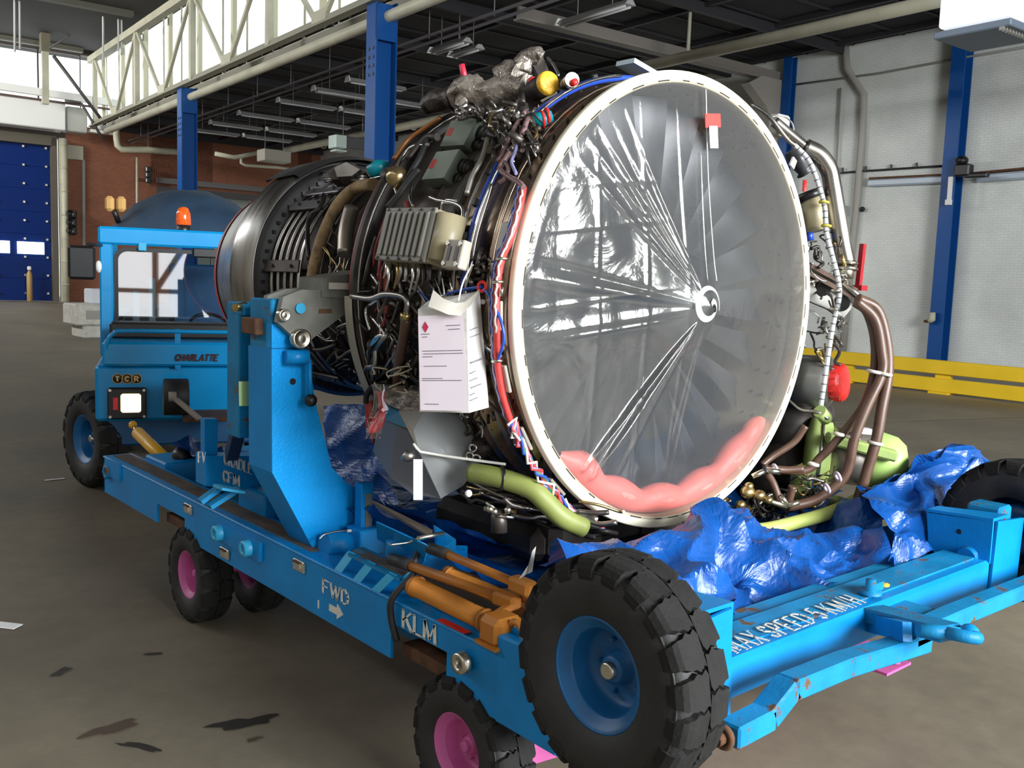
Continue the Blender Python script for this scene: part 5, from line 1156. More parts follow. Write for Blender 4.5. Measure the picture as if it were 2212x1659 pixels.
for th, yy_ in ((183, .03), (197, .03), (212, .03), (228, .03), (166, .045)):
    MB().box(E(th, .912, yy_+.02), (.012, .045, .10), Matrix.Rotation(-math.radians(th), 3, 'Y'), bev=.003).build('flange_bracket', mat('pale_bracket_paint', (.46, .44, .38), .5), en)
pipe([cp(1038, 618, .92), cp(1055, 635, .93), cp(1070, 665, .935), cp(1084, 700, .935), cp(1088, 735, .935), cp(1078, 770, .935), cp(1068, 800, .93)], .0055, BLUEH, en, 'blue_hose')
MB().torus(cp(1041, 619, .93), (-1, -.3, 0), .016, .006, 16, 6).build('red_cap_ring', REDCAP, en)
pipe([cp(965, 636, .93), cp(1000, 626, .93), cp(1041, 619, .93)], .006, BLUEH, en, 'blue_hose')
pipe([cp(900, 625, .9), cp(925, 650, .92), cp(915, 668, .9)], .004, BLUEH, en, 'blue_hose')
# silver straight tubes
for pts, r, ma in (([(890, 402), (886, 425), (893, 447)], .0065, CHROME), ([(1053, 300), (1042, 340), (1020, 382), (1008, 420)], .010, mat('pale_tube', (.5, .48, .42), .35, .6)),
                   ([(1000, 640), (1012, 600), (1022, 570)], .004, CHROME), ([(955, 600), (958, 618), (960, 640)], .004, CHROME), ([(972, 600), (978, 640)], .005, CHROME),
                   ([(928, 205+220), (945, 432), (962, 435), (985, 440), (1000, 452), (998, 480), (995, 520)], .008, CHROME),
                   ([(955, 460), (956, 440), (965, 432), (985, 434)], .006, CHROME),
                   ([(760, 640), (800, 645), (830, 636), (868, 640), (880, 655), (877, 685)], .012, STEEL),
                   ([(1085, 1000-380), (1082, 640)], .006, CHROME), ([(1062, 398), (1050, 440), (1032, 500), (1020, 560)], .006, STEEL)):
    pipe([cp(px, py, .93) for px, py in pts], r, ma, en)
pipe([cp(877, 690, .93), cp(872, 730, .93), cp(862, 780, .92), cp(858, 830, .9)], .020, HOSE, en, 'brown_hose', seg=10)
MB().cylr(cp(877, 676, .93), cp(876, 692, .93), .022, 12).build('hose_ferrule', BRASS, en)
pipe([cp(862, 650, .91), cp(845, 700, .91), cp(820, 740, .91), cp(800, 765, .91)], .006, CASE, en)
# EEC: finned box on the near side
def frame(th): a = math.radians(th); r_ = Vector((math.cos(a), 0, math.sin(a))); t_ = Vector((-math.sin(a), 0, math.cos(a))); return r_, Vector((0, 1, 0)), t_
eec = part('control_unit', en)
A, B, Cq, D = cp(833, 449, 1.02), cp(942, 450, 1.02), cp(921, 566, 1.02), cp(816, 562, 1.02)
ctr = (A+B+Cq+D)/4; xx = ((B-A)+(Cq-D)).normalized(); tt = ((A-D)+(B-Cq)); tt = (tt-xx*tt.dot(xx)).normalized(); nn = xx.cross(tt); nn = nn if nn.dot(ctr-EC) > 0 else -nn
W_ = ((B-A).length+(Cq-D).length)/2; H_ = ((A-D).length+(B-Cq).length)/2; Rm = Matrix((xx, tt, nn)).transposed()
MB().box(ctr, (W_, H_, .012), Rm, bev=.003).build('cover_plate', EECM, eec)
for k in range(8):
    MB().box(ctr+nn*.011+xx*(W_*(-.40+.80*k/7)), (W_*.06, H_*.84, .010), Rm, bev=.006).build('fin', EECM, eec)
MB().box(ctr-nn*.068, (W_*1.02, H_*.97, .124), Rm, bev=.006).build('case_body', TANBOX, eec)
q = MB()
for k in range(5):
    for s_ in (-1, 1): p = ctr+nn*.008+xx*(W_*(-.44+.22*k))+tt*(H_*.46*s_); q.cylr(p, p+nn*.006, .006, 6)
q.build('screw', mat('dark_bolt_steel', (0, 0, 0)), eec, kind='stuff')
pc = ctr-nn*.05+xx*(W_/2+.03); MB().cylr(pc-tt*H_*.42, pc+tt*H_*.42, .055, 16).build('case_barrel', TANBOX, eec)
c = cp(987, 551, 1.0); MB().box(c, (.10, .10, .04), Rm, bev=.004).build('square_port', mat('port_plate', (.42, .36, .29), .5), eec)
for dx in (-.022, .022): MB().box(c+nn*.021+xx*dx, (.018, .05, .004), Rm).build('port_slot', BLACKP, eec)
for sx in (-1, 1):
    for sy in (-1, 1): p = c+nn*.02+xx*sx*.036+tt*sy*.036; MB().cylr(p, p+nn*.006, .009, 10).build('port_screw', STEEL, eec)
for k in range(9):
    p = cp(836+k*12+rnd.uniform(-4, 4), 574+((k*37) % 9), .98); MB().tube([p+Vector((0, .01, .02)), p-Vector((0, -.01, .02+.03*((k*5) % 3)/2)), p-Vector((.01, -.02, .05+.05*((k*7) % 4)/3))], [.009, .0075, .004], 10).build('connector', rnd.choice((BRASS, STEEL, DARK, CHROME)), eec)
# two green grey ignition boxes
for (qd, rt) in ((((975, 261), (1032, 254), (1001, 313), (950, 316)), ((1054, 273), (1027, 336))), (((943, 328), (992, 322), (958, 384), (910, 388)), ((1018, 346), (988, 410)))):
    bx = part('exciter_box', en); d0 = 3.72 if qd[0][0] > 960 else 3.66
    tl_, tr_, br2, bl_ = [atd(px, py, d0+(.07 if i in (0, 3) else .0)) for i, (px, py) in enumerate(qd)]
    e1, e2 = [atd(px, py, d0+.09) for px, py in rt]
    back = (e1-tr_)
    F = [tl_, tr_, br2, bl_]; Bk = [tl_+back, e1, e2, bl_+back]
    MB().hull(F, Bk).build('box_body', GGREY, bx)
    nF = (tr_-tl_).cross(bl_-tl_).normalized(); nF = nF if nF.dot(Vector(FWD)) < 0 else -nF
    m1, m2 = tl_.lerp(tr_, .5), br2.lerp(bl_, .5)
    MB().prism([tl_.lerp(bl_, .3).lerp(tr_, .06), tl_.lerp(bl_, .3).lerp(tr_.lerp(br2, .3), .26), tl_.lerp(bl_, .62).lerp(tr_.lerp(br2, .62), .26), tl_.lerp(bl_, .62).lerp(tr_, .04)], nF*.0015).build('red_stencil', mat('red_stencil', (.45, .06, .05), .6), bx)
    u1 = (e1-tr_).normalized(); sN = (br2-tr_).cross(e1-tr_).normalized(); sN = sN if sN.dot(Vector(FWD)) < 0 else -sN
    for f_ in (.34, .75):
        c = tr_.lerp(br2, f_).lerp(e1.lerp(e2, f_), .6); r_ = .030 if f_ < .5 else .02
        MB().tube([c, c+sN*.05, c+sN*.052, c+sN*.10], [r_, r_, r_*.7, r_*.6], 12).torus(c+sN*.02, sN, r_, .006, 16, 6).torus(c+sN*.04, sN, r_, .006, 16, 6).build('connector', mat('dark_connector', (.06, .055, .05), .4, .6), bx)
# braided harnesses
for pts, r, ma in (([(1140, 255), (1128, 290), (1108, 320), (1090, 345), (1080, 365), (1100, 382), (1122, 395), (1131, 405)], .010, mat('violet_brown_braid', (.20, .12, .12), .45, .3, var=.4, vscale=60)),
                   ([(1135, 240), (1120, 262), (1100, 300), (1088, 330), (1075, 350)], .009, mat('violet_brown_braid', (0, 0, 0))),
                   ([(1085, 345), (1098, 362), (1090, 385), (1078, 395)], .007, mat('violet_brown_braid', (0, 0, 0))),
                   ([(1120, 300), (1112, 330), (1105, 350), (1115, 375)], .006, PURP),
                   ([(880, 345), (920, 300), (945, 296)], .016, DARK), ([(870, 400), (905, 345), (925, 300), (945, 290)], .012, BLACK), ([(838, 448), (862, 420), (880, 395), (905, 365)], .014, BLACK),
                   ([(860, 425), (850, 390), (857, 360), (885, 320), (925, 312)], .007, CHROME)):
    pipe([cp(px, py, .97) for px, py in pts], r, ma, en, 'harness' if r < .011 else 'hose', seg=8)
# teal capped gold canister
c = cp(858, 383, .98); MB().ball(c, .045, 18).build('gold_canister', GOLD, en); MB().cylr(c+Vector((0, .03, 0)), c+Vector((.03, .12, .02)), .03, 14).build('canister_neck', DARK, en)
# insulated bleed duct on top of the engine
top = part('bleed_duct', en)
def lump(pts, rads, ma, name, amp=.012, seg=18):
    P = spl([atd(*p) for p in pts], 7); n = len(P); rr_ = [rads[min(int(i/(n-1)*(len(rads)-1)), len(rads)-2)]*(1-((i/(n-1)*(len(rads)-1)) % 1))+rads[min(int(i/(n-1)*(len(rads)-1))+1, len(rads)-1)]*((i/(n-1)*(len(rads)-1)) % 1) for i in range(n)]
    b = MB().tube(P, rr_, seg)
    for v in b.v:
        k = noise.noise(v*22)*amp+noise.noise(v*55)*amp*.5; v += (v-P[0]).normalized()*0; v.z += k; v.x += k*.6
    return b.build(name, ma, top)
lump([(920, 228, 4.15), (940, 220, 4.1), (965, 214, 4.05), (985, 213, 4.0)], [.034, .05, .045, .05], mat('dark_duct_end', (.06, .05, .045), .45, .5, var=.3, vscale=20, bump=.5, bscale=30), 'duct_tail')
lump([(985, 210, 4.0), (1010, 195, 3.95), (1040, 205, 3.92), (1075, 200, 3.88), (1105, 192, 3.85), (1140, 190, 3.8)], [.05, .066, .055, .058, .052, .045], WRAP, 'duct_body', .016)
lump([(1005, 178, 4.0), (1010, 200, 3.97), (995, 225, 3.9), (1000, 245, 3.85)], [.028, .045, .025, .01], WRAP, 'duct_knee', .01)
lump([(1070, 172, 3.95), (1095, 165, 3.95), (1125, 168, 3.9)], [.045, .06, .045], WRAP, 'upper_wrap', .018)
lump([(1125, 160, 3.92), (1132, 135, 3.92), (1150, 118, 3.9), (1168, 128, 3.9)], [.04, .045, .03, .03], WRAP, 'valve_wrap', .022)
MB().prism([atd(px, py, 3.9) for px, py in ((1120, 118), (1140, 122), (1158, 104), (1172, 120), (1185, 150), (1165, 165), (1150, 140), (1118, 155))], Vector(FWD)*.05).build('valve_plate', CASE, top)
c = atd(1181, 181, 3.62); dn = (Vector((-.25, -1, .1))).normalized(); MB().cylr(c, c-dn*.10, .043, 24).build('duct_collar', DARK, top)
MB().tube([atd(1150, 185, 3.75), atd(1178, 183, 3.7)], .035, 16).build('duct_collar', CASE, top)
MB().lathe([(0, .046), (.018, .044), (.024, .036), (.026, .001)], c, dn, 28).build('protective_cap', YCAP, None, label='round yellow cap on the end of the insulated duct atop the engine', category='cap')
MB().lathe([(0, .014), (.05, .013), (.052, .001)], atd(1003, 165, 3.98), (-.35, 0, 1), 14).build('protective_cap', mat('crimson_cap', (.5, .02, .05), .4), None, label='small crimson cap sticking up from the insulated duct knee', category='cap')
for (px, py, lab) in ((1146, 176, 'small red cap left of the round yellow cap'), (1236, 180, 'small red cap on the fan case top between yellow cap and inlet ring')):
    MB().lathe([(0, .013), (.03, .013), (.032, .001)], atd(px, py, 3.7 if px < 1200 else 3.5), (-.4, -1, 0), 12).build('protective_cap', REDCAP, None, label=lab, category='cap')
pipe([atd(1183, 125, 3.9), atd(1195, 140, 3.85), atd(1206, 160, 3.8), atd(1203, 165, 3.8)], .006, STEEL, top, 'lever_wire')
MB().prism([atd(px, py, 3.75) for px, py in ((1122, 205), (1150, 200), (1175, 225), (1190, 265), (1165, 262), (1140, 250))], Vector(FWD)*.08).build('support_bracket', DARK, top)
MB().prism([atd(px, py, 3.55) for px, py in ((1163, 225), (1176, 262), (1160, 262))], Vector(FWD)*.01).build('small_fin', mat('pale_fin', (.55, .53, .5), .5), top)
c = atd(1236, 172, 3.55); MB().cylr(c, c+Vector((.05, .08, 0)), .028, 14).build('top_valve', STEEL, top)
q = atd(1171, 259, 3.45)
MB().tube([q+Vector((-.03, .02, 0)), q, q+Vector((.03, -.02, .01))], [.022, .03, .026], 14).build('teal_cap', TEAL, en)
for z_ in (0, .012): MB().torus(q+Vector((z_, -z_, z_)), (1, -.5, .2), .028, .006, 18, 6).build('red_band', REDCAP, en)
q = atd(818, 362, 4.1); MB().tube([q+Vector((-.03, .03, -.02)), q, q+Vector((.04, -.02, .01))], [.028, .036, .024], 14).build('protective_cap', TEAL, None, label='teal plastic cap on the turbine top before the near blue column', category='cap')
for i, th in enumerate((66, 61, 56)):
    MB().tube([E(th+2.2, .918, .10), E(th+1.8, .925, .10), E(th-1.8, .925, .07), E(th-2.2, .918, .07)], [.015, .026, .026, .015], 14).build('protective_cap', mat('light_teal_cap', (.05, .42, .55), .35) if i != 1 else REDCAP, None, label=('first', 'middle red', 'last')[i]+' of the three soft caps behind the top right of the inlet ring', category='cap')
MB().box(atd(1378, 150, 3.9), (.16, .10, .02), Matrix.Rotation(.2, 3, 'Y')).build('top_plate', mat('pale_blue_plate', (.4, .5, .55), .4), en)
# top clutter between the ducts and the case
cl = part('fitting_cluster', en)
q = MB(); q2 = MB(); q3 = MB()
for k in range(150):
    px = rnd.uniform(985, 1165); t_ = (px-985)/180; py = rnd.uniform(232, 250) if px < 1060 else rnd.uniform(225, 330)
    R_ = rnd.uniform(.90, .99); p = cp(px, py, R_); d = Vector((rnd.uniform(-1, 1), rnd.uniform(-1, 1), rnd.uniform(-1, 1))).normalized()
    (q, q2, q3)[k % 3].cylr(p, p+d*rnd.uniform(.015, .06), rnd.uniform(.004, .014), 7)
for k in range(170):
    px = rnd.uniform(790, 1040); py = rnd.uniform(575, 880); R_ = rnd.uniform(.86, .90); p = cp(px, py, R_); d = Vector((rnd.uniform(-.4, .4), rnd.uniform(-1, 1), rnd.uniform(-1, 1))).normalized()
    (q, q2, q3)[k % 3].cylr(p, p+d*rnd.uniform(.02, .09), rnd.uniform(.004, .012), 7)
for k in range(60):
    px = rnd.uniform(990, 1070); py = rnd.uniform(560, 620) if k % 2 else rnd.uniform(880, 1000); p = cp(px, py, .885); d = Vector((rnd.uniform(-.3, .3), rnd.uniform(-1, 1), rnd.uniform(-1, 1))).normalized()
    (q, q2, q3)[k % 3].cylr(p, p+d*rnd.uniform(.02, .06), rnd.uniform(.004, .009), 7)
q.build('small_fitting', STEEL, cl, kind='stuff'); q2.build('small_fitting', DARK, cl, kind='stuff'); q3.build('small_fitting', CASE, cl, kind='stuff')
for k in range(46):
    px = rnd.uniform(800, 1030); py = rnd.uniform(585, 850); pts = [cp(px, py, .9)]
    for j in range(3): px += rnd.uniform(-35, 35); py += rnd.uniform(5, 50); pts.append(cp(px, min(py, 900), rnd.uniform(.885, .92)))
    pipe(pts, rnd.choice((.004, .005, .008, .012)), rnd.choice((STEEL, DARK, CASE, DARK, BLACK, CHROME)), en, seg=6, n=4)
for k in range(22):
    px = rnd.uniform(1062, 1150); py = rnd.uniform(225, 300); pts = [cp(px, py, .95)]
    for j in range(3): px += rnd.uniform(-12, 18); py += rnd.uniform(2, 30); pts.append(cp(px, py, rnd.uniform(.92, .98)))
    pipe(pts, rnd.choice((.004, .005, .008)), rnd.choice((STEEL, DARK, CASE, BRASS, CHROME)), en, seg=6, n=4)
for k in range(14):
    px = rnd.uniform(800, 880); py = rnd.uniform(400, 640); pts = [cp(px, py, .9)]
    for j in range(3): px += rnd.uniform(-12, 8); py += rnd.uniform(20, 50); pts.append(cp(px, py, rnd.uniform(.88, .92)))
    pipe(pts, rnd.choice((.005, .008, .012)), rnd.choice((DARK, CASE, STEEL, DRED)), en, seg=6, n=4)
# long fairings lying behind the boxes, orange edged
pipe([cp(850, 345, .92), cp(880, 304, .925), cp(915, 278, .93), cp(952, 254, .94)], .010, mat('orange_brown_edge', (.33, .13, .04), .4, .4), en, 'orange_edge')
# ---- lower near side: grey oil tank and its lines
D0 = 3.62
ot = part('oil_tank', en)
def td(px, py, d): return atd(px, py, d)
ridge_t, ridge_b = td(905, 978, D0), td(948, 1076, D0+.03)
MB().hull([td(822, 884, D0+.34), td(862, 888, D0+.22), td(905, 978, D0), td(950, 1077, D0+.05), td(890, 1067, D0+.12), td(842, 1031, D0+.24), td(806, 975, D0+.36)],
          [p+Vector((.25, .18, .03)) for p in [td(822, 884, D0+.34), td(862, 888, D0+.22), td(905, 978, D0), td(950, 1077, D0+.05), td(890, 1067, D0+.12), td(842, 1031, D0+.24), td(806, 975, D0+.36)]]).build('tank_left_shell', mat('shaded_tank_paint', (.13, .135, .15), .45), ot)  # darker than the right shell: shade on this side painted into the colour
fr2 = [td(905, 975, D0), td(892, 926, D0+.04), td(915, 888, D0+.10), td(990, 895, D0+.12), td(1030, 952, D0+.12), td(1035, 1005, D0+.13), td(1000, 1050, D0+.10), td(952, 1077, D0+.05)]
# domed right shell
cen = sum(fr2, Vector())/len(fr2)-Vector(FWD)*.06; vs = []
P = []
for s_ in (1.0, .8, .5, .2, .01):
    P.append([cen+(p-cen)*s_ - Vector(FWD)*.03*(1-s_*s_) for p in fr2])
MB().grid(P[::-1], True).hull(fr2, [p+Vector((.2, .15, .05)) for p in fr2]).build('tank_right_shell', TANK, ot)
MB().prism([td(861, 888, D0+.1), td(915, 886, D0+.1), td(893, 930, D0+.03), td(905, 975, D0-.005)], Vector((.03, .03, 0))).build('tank_edge_strip', mat('pale_steel_strip', (.45, .43, .38), .35, .5), ot)
MB().prism([td(820, 884, D0+.3), td(862, 889, D0+.21), td(880, 925, D0+.12), td(825, 905, D0+.3)], Vector((.02, .02, .02))).build('blue_panel', mat('teal_blue_panel', (.03, .16, .26), .4), ot)
MB().tube([td(868, 990, D0-.02), td(880, 985, D0-.04), td(895, 985, D0-.03)], [.008, .024, .02], 12).build('drain_valve', STEEL, ot)
MB().prism([td(788, 870, D0+.42), td(803, 868, D0+.40), td(806, 940, D0+.38), td(806, 960, D0+.36), td(790, 920, D0+.40)], Vector((.05, .05, 0))).build('red_shield', mat('red_shield', (.42, .05, .03), .4), ot)
pipe([td(790, 870, D0+.4), td(793, 850, D0+.38), td(806, 835, D0+.36), td(822, 832, D0+.3)], .012, DARK, ot)
MB().hull([td(820, 835, D0+.22), td(905, 832, D0+.15), td(912, 885, D0+.12), td(870, 888, D0+.18), td(822, 868, D0+.26)], [p+Vector((.2, .15, 0)) for p in [td(820, 835, D0+.22), td(905, 832, D0+.15), td(912, 885, D0+.12), td(870, 888, D0+.18), td(822, 868, D0+.26)]]).build('valve_block', mat('mottled_valve', (.20, .17, .14), .4, .6, var=.6, vscale=30, bump=.8, bscale=30), ot)
for k in range(9):
    px = rnd.uniform(800, 870); py = rnd.uniform(805, 840); pts = [td(px, py, D0+.1)]
    for j in range(3): px += rnd.uniform(-10, 32); py += rnd.uniform(-14, 14); pts.append(td(px, py, D0+.1+rnd.uniform(-.02, .04)))
    pipe(pts, .0035, mat('tan_lockwire', (.5, .42, .3), .5), ot, 'lock_wire', seg=6, n=5)
lump_par = top; top = ot
lump([(1015, 985, D0+.15), (1035, 970, D0+.12), (1060, 950, D0+.16)], [.03, .05, .055], mat('dark_duct_end', (0, 0, 0)), 'filter_body', .006)
top = lump_par
for (px, py) in ((1015, 985), (1022, 968), (1030, 990)): MB().torus(td(px, py, D0+.04), (-1, -.8, 0), .014, .005, 14, 6).build('clamp_ring', CHROME, ot)
MB().tube([td(893, 958, D0-.05), td(900, 968, D0-.05), td(908, 976, D0-.05), td(960, 985, D0-.03), td(1092, 1003, D0-.1)], .0055, 8).build('white_rod', WIREW, None, label='long thin white rod tied across the grey oil tank', category='rod')
b = MB(); Q = [(893, 992), (913, 990), (911, 1035), (908, 1075), (890, 1085), (891, 1045)]
Pq = [td(px, py, D0-.09+.012*math.sin(i)) for i, (px, py) in enumerate(Q)]
MB().grid([[td(893+dx[0], y_, D0-.09+.012*math.sin(y_*.07)) for dx in ((0,), (20,))] for y_ in range(992, 1086, 8)], False).build('hanging_label', WHITE, None, label='long white paper label hanging from the white rod below the oil tank', category='label')
# green duct running under the fan case
pipe([td(1020, 1022, 3.55), td(1060, 1028, 3.5), td(1110, 1042, 3.46), td(1150, 1058, 3.44), td(1180, 1085, 3.44), td(1215, 1118, 3.45), td(1260, 1140, 3.5)], .038, GREEND, en, 'green_duct', seg=16)
MB().torus(td(1083, 1034, 3.48), (.9, -.5, -.1), .041, .007, 24, 6).build('duct_clamp', BLACKP, en)
# gearbox underneath
b = MB()
for (x_, y_, z_, a, c_, d) in ((-.1, .55, .82, .9, .7, .14), (-.35, .3, .84, .3, .3, .18), (.25, .35, .84, .4, .4, .18), (0, .9, .95, .7, .3, .2)): b.box((x_, y_, z_+.04), (a, c_, d), bev=.04)
b.build('gearbox', DARK, en)
for k in range(60):
    px = rnd.uniform(985, 1250); py = rnd.uniform(1030+(px-985)*.18, 1085+(px-985)*.25); dd = rnd.uniform(3.45, 3.75); pts = [td(px, py, dd)]
    for j in range(3): px += rnd.uniform(10, 45); py += rnd.uniform(-6, 18); pts.append(td(px, py, dd+rnd.uniform(-.03, .03)))
    pipe(pts, rnd.choice((.004, .006, .010)), rnd.choice((STEEL, DARK, DARK, BRASS, CASE, BLACK, DARK)), en, seg=6, n=4)
MB().cylr(td(1078, 1100, 3.5), td(1078, 1150, 3.5), .03, 16).build('drain_can', CASE, en)
for (a, c_) in (((1050, 1085), (1070, 1100)), ((1095, 1092), (1175, 1102)), ((1075, 1115), (1110, 1118))): MB().cylr(td(*a, 3.47), td(*c_, 3.47), .007, 8).build('drain_tube', CHROME, en)
for (px, py) in ((1058, 1100), (1068, 1105), (1012, 1066), (1097, 1102)): MB().ball(td(px, py, 3.46), .014, 10).build('end_plug', WHITE if px < 1050 else ZINC, en)
# red clear bag tied by the tank
bag = thing('remove_flag_bag', 'red ribbon in a clear bag hanging at the left of the oil tank', 'ribbon', td(818, 900, 3.75))
MB().grid([[td(px+dx+4*math.sin(i*1.3+j), py, 3.72+.02*math.sin(i+j*2)) for j, dx in enumerate((-10, -3, 4, 11))] for i, (px, py) in enumerate(((822, 845), (824, 865), (826, 885), (818, 905), (812, 922), (806, 935)))]).build('ribbon', mat('red_ribbon', (.6, .03, .05), .35), bag)
MB().grid([[td(px+dx+3*math.sin(i*1.7+j*2), py, 3.69+.02*math.sin(i*1.4+j*2)) for j, dx in enumerate((-17, -6, 6, 17))] for i, (px, py) in enumerate(((820, 830), (822, 860), (822, 885), (814, 905), (808, 925), (802, 948)))]).build('clear_bag', CLEARBAG, bag)
# ---- document pouch hanging on the near side
dp = thing('document_pouch', 'white document bag with a pale printed form hanging on the engine side', 'document bag', td(955, 760, 3.28))
p = [td(903, 683, 3.26), td(1000, 678, 3.20), td(1011, 888, 3.20), td(908, 886, 3.26)]; sd = [td(1036, 626, 3.26), td(1055, 877, 3.26)]
MB().prism([p[0], p[1], p[2], p[3]], Vector(FWD)*.004).build('printed_form', PAPER, dp)
# bag body slightly larger, folded flap on top
MB().hull([td(903, 668, 3.285), td(1008, 668, 3.225), td(1013, 892, 3.225), td(906, 889, 3.285)], [td(925, 650, 3.36), td(1036, 628, 3.30), td(1056, 880, 3.30), td(960, 880, 3.36)]).build('bag_body', PLASTICBAG, dp)
fl = [[td(925, 662, 3.24), td(936, 626, 3.26)], [td(945, 670, 3.21), td(958, 645, 3.23)], [td(970, 680, 3.19), td(985, 655, 3.21)], [td(995, 682, 3.18), td(1005, 652, 3.22)], [td(1015, 662, 3.19), td(1025, 635, 3.24)], [td(1030, 640, 3.22), td(1036, 624, 3.26)]]
MB().grid(fl).build('bag_flap', mat('cream_bag_flap', (.66, .62, .54), .5), dp)
b = MB(); pn = -Vector(FWD)*.0015
def fp(u_, v_): return p[0].lerp(p[1], u_).lerp(p[3].lerp(p[2], u_), v_)+pn
for (u0, u1, v_) in ((.62, .93, .11), (.66, .92, .15), (.08, .2, .22), (.08, .95, .37), (.1, .96, .40), (.08, .3, .43), (.1, .6, .53), (.06, .5, .66), (.06, .9, .68), (.1, .4, .93), (.06, .25, .19)):
    b.prism([fp(u0, v_), fp(u1, v_), fp(u1, v_+.007), fp(u0, v_+.007)], pn*.3)
b.build('print_line', INK, dp, kind='stuff')
MB().prism([fp(.16, .06), fp(.23, .12), fp(.16, .18), fp(.09, .12)], pn*.4).build('red_emblem', mat('crimson_print', (.4, .02, .06), .6), dp)
b = MB(); a1_, a2_, c1_, c2_ = td(1011, 690, 3.222), td(1048, 680, 3.292), td(1013, 885, 3.222), td(1053, 872, 3.292)
def gp(u_, v_): return a1_.lerp(a2_, u_).lerp(c1_.lerp(c2_, u_), v_)+pn*2
for (u0, u1, v_, h_) in ((.15, .85, .48, .02), (.1, .4, .60, .012), (.1, .5, .68, .012), (.15, .7, .76, .015), (.1, .35, .84, .012), (.1, .5, .9, .012), (.15, .6, .12, .01), (.15, .7, .2, .01)):
    b.prism([gp(u0, v_), gp(u1, v_-.01), gp(u1, v_-.01+h_), gp(u0, v_+h_)], pn)
b.build('print_line', INK, dp, kind='stuff')
pipe([td(990, 650, 3.2), td(1000, 610, 3.22), td(1015, 580, 3.26), td(1020, 565, 3.3)], .003, WIREW, dp, 'string')
# ---- far (right) side accessories seen beside the inlet ring
DR = 4.42
def rd(px, py, d=DR): return atd(px, py, d)
rt_ = en
pipe([rd(1672, 262), rd(1705, 290), rd(1740, 318)], .026, mat('satin_steel_duct', (.42, .40, .36), .28, 1.0, var=.1), rt_, 'bleed_pipe', seg=18)
pipe([rd(1738, 318), rd(1768, 334), rd(1790, 365), rd(1798, 400), rd(1808, 460), rd(1820, 530), rd(1829, 570)], .042, mat('satin_steel_duct', (0, 0, 0)), rt_, 'bleed_pipe', seg=20)
for py in (568, 580): MB().torus(rd(1829, py), (.1, 0, 1), .044, .008, 28, 8).build('pipe_collar', ZINC, rt_)
MB().cylr(rd(1829, 575), rd(1826, 600), .036, 18).build('pipe_end', ZINC, rt_)
lt = top; top = en
lump([(1705, 325, 4.4), (1722, 345, 4.4), (1740, 372, 4.42)], [.028, .045, .03], mat('dark_grey_pod', (.05, .052, .055), .4, .4), 'grey_pod', .0)
top = lt
MB().box(rd(1713, 352, 4.35), (.035, .01, .045), Matrix.Rotation(.5, 3, 'Y')).build('pod_frame', WHITE, en)
MB().box(rd(1683, 272, 4.5), (.10, .06, .10), bev=.01).build('junction_box', mat('pale_box', (.5, .5, .46), .5), en)
pipe([rd(1660, 255, 4.4), rd(1685, 250, 4.42), rd(1708, 262, 4.42), rd(1714, 285, 4.42), rd(1700, 300, 4.4)], .004, STEEL, en)
pipe([rd(1625, 225, 4.35), rd(1660, 250, 4.3), rd(1700, 300, 4.3), rd(1718, 315, 4.3)], .010, STEEL, en)
STR = mat('striped_grey_conduit', (.55, .56, .57), .4)
hpts = spl([rd(*q, 4.32) for q in ((1715, 312), (1748, 348), (1770, 405), (1782, 450), (1785, 500), (1800, 560), (1812, 610), (1812, 650), (1800, 700), (1790, 760), (1780, 830), (1772, 885))], 7)
MB().tube(hpts, .0115, 10).build('conduit_hose', STR, en)
q = MB()
for i in range(2, len(hpts)-2, 2): q.torus(hpts[i], hpts[i+1]-hpts[i-1], .0118, .0022, 12, 5)
q.build('conduit_band', mat('dark_band', (.08, .08, .09), .5), en, kind='stuff')
for i, (px, py) in enumerate(((1780, 437), (1785, 488), (1806, 628), (1803, 668))): MB().torus(rd(px, py, 4.32), (.1, 0, 1), .019, .006, 16, 6).build('conduit_clamp', mat('yellow_clamp', (.5, .42, .05), .5) if i < 2 else ZINC, en)
# tan regulator body
MB().cylr(rd(1750, 430), rd(1762, 500), .055, 20).build('regulator', TANBOX, en); MB().cylr(rd(1744, 415), rd(1750, 432), .06, 18).build('regulator_cap', BLACKP, en)
MB().lathe([(0, .010), (.05, .009), (.051, .001)], rd(1737, 413, 4.35), (0, 0, 1), 10).build('protective_cap', REDCAP, None, label='tiny red cap on the tan regulator right of the inlet ring', category='cap')
MB().cylr(rd(1745, 500), rd(1750, 520), .02, 10).build('blue_cap', BLUEH, en)
for k in range(34):
    px = rnd.uniform(1742, 1800); py = rnd.uniform(500, 760); pts = [rd(px, py, 4.4)]
    for j in range(3): px += rnd.uniform(-14, 22); py += rnd.uniform(-5, 26); pts.append(rd(px, py, 4.4+rnd.uniform(-.04, .06)))
    pipe(pts, rnd.choice((.004, .005, .008)), rnd.choice((STEEL, CHROME, CASE, DARK, BRASS)), en, seg=6, n=4)
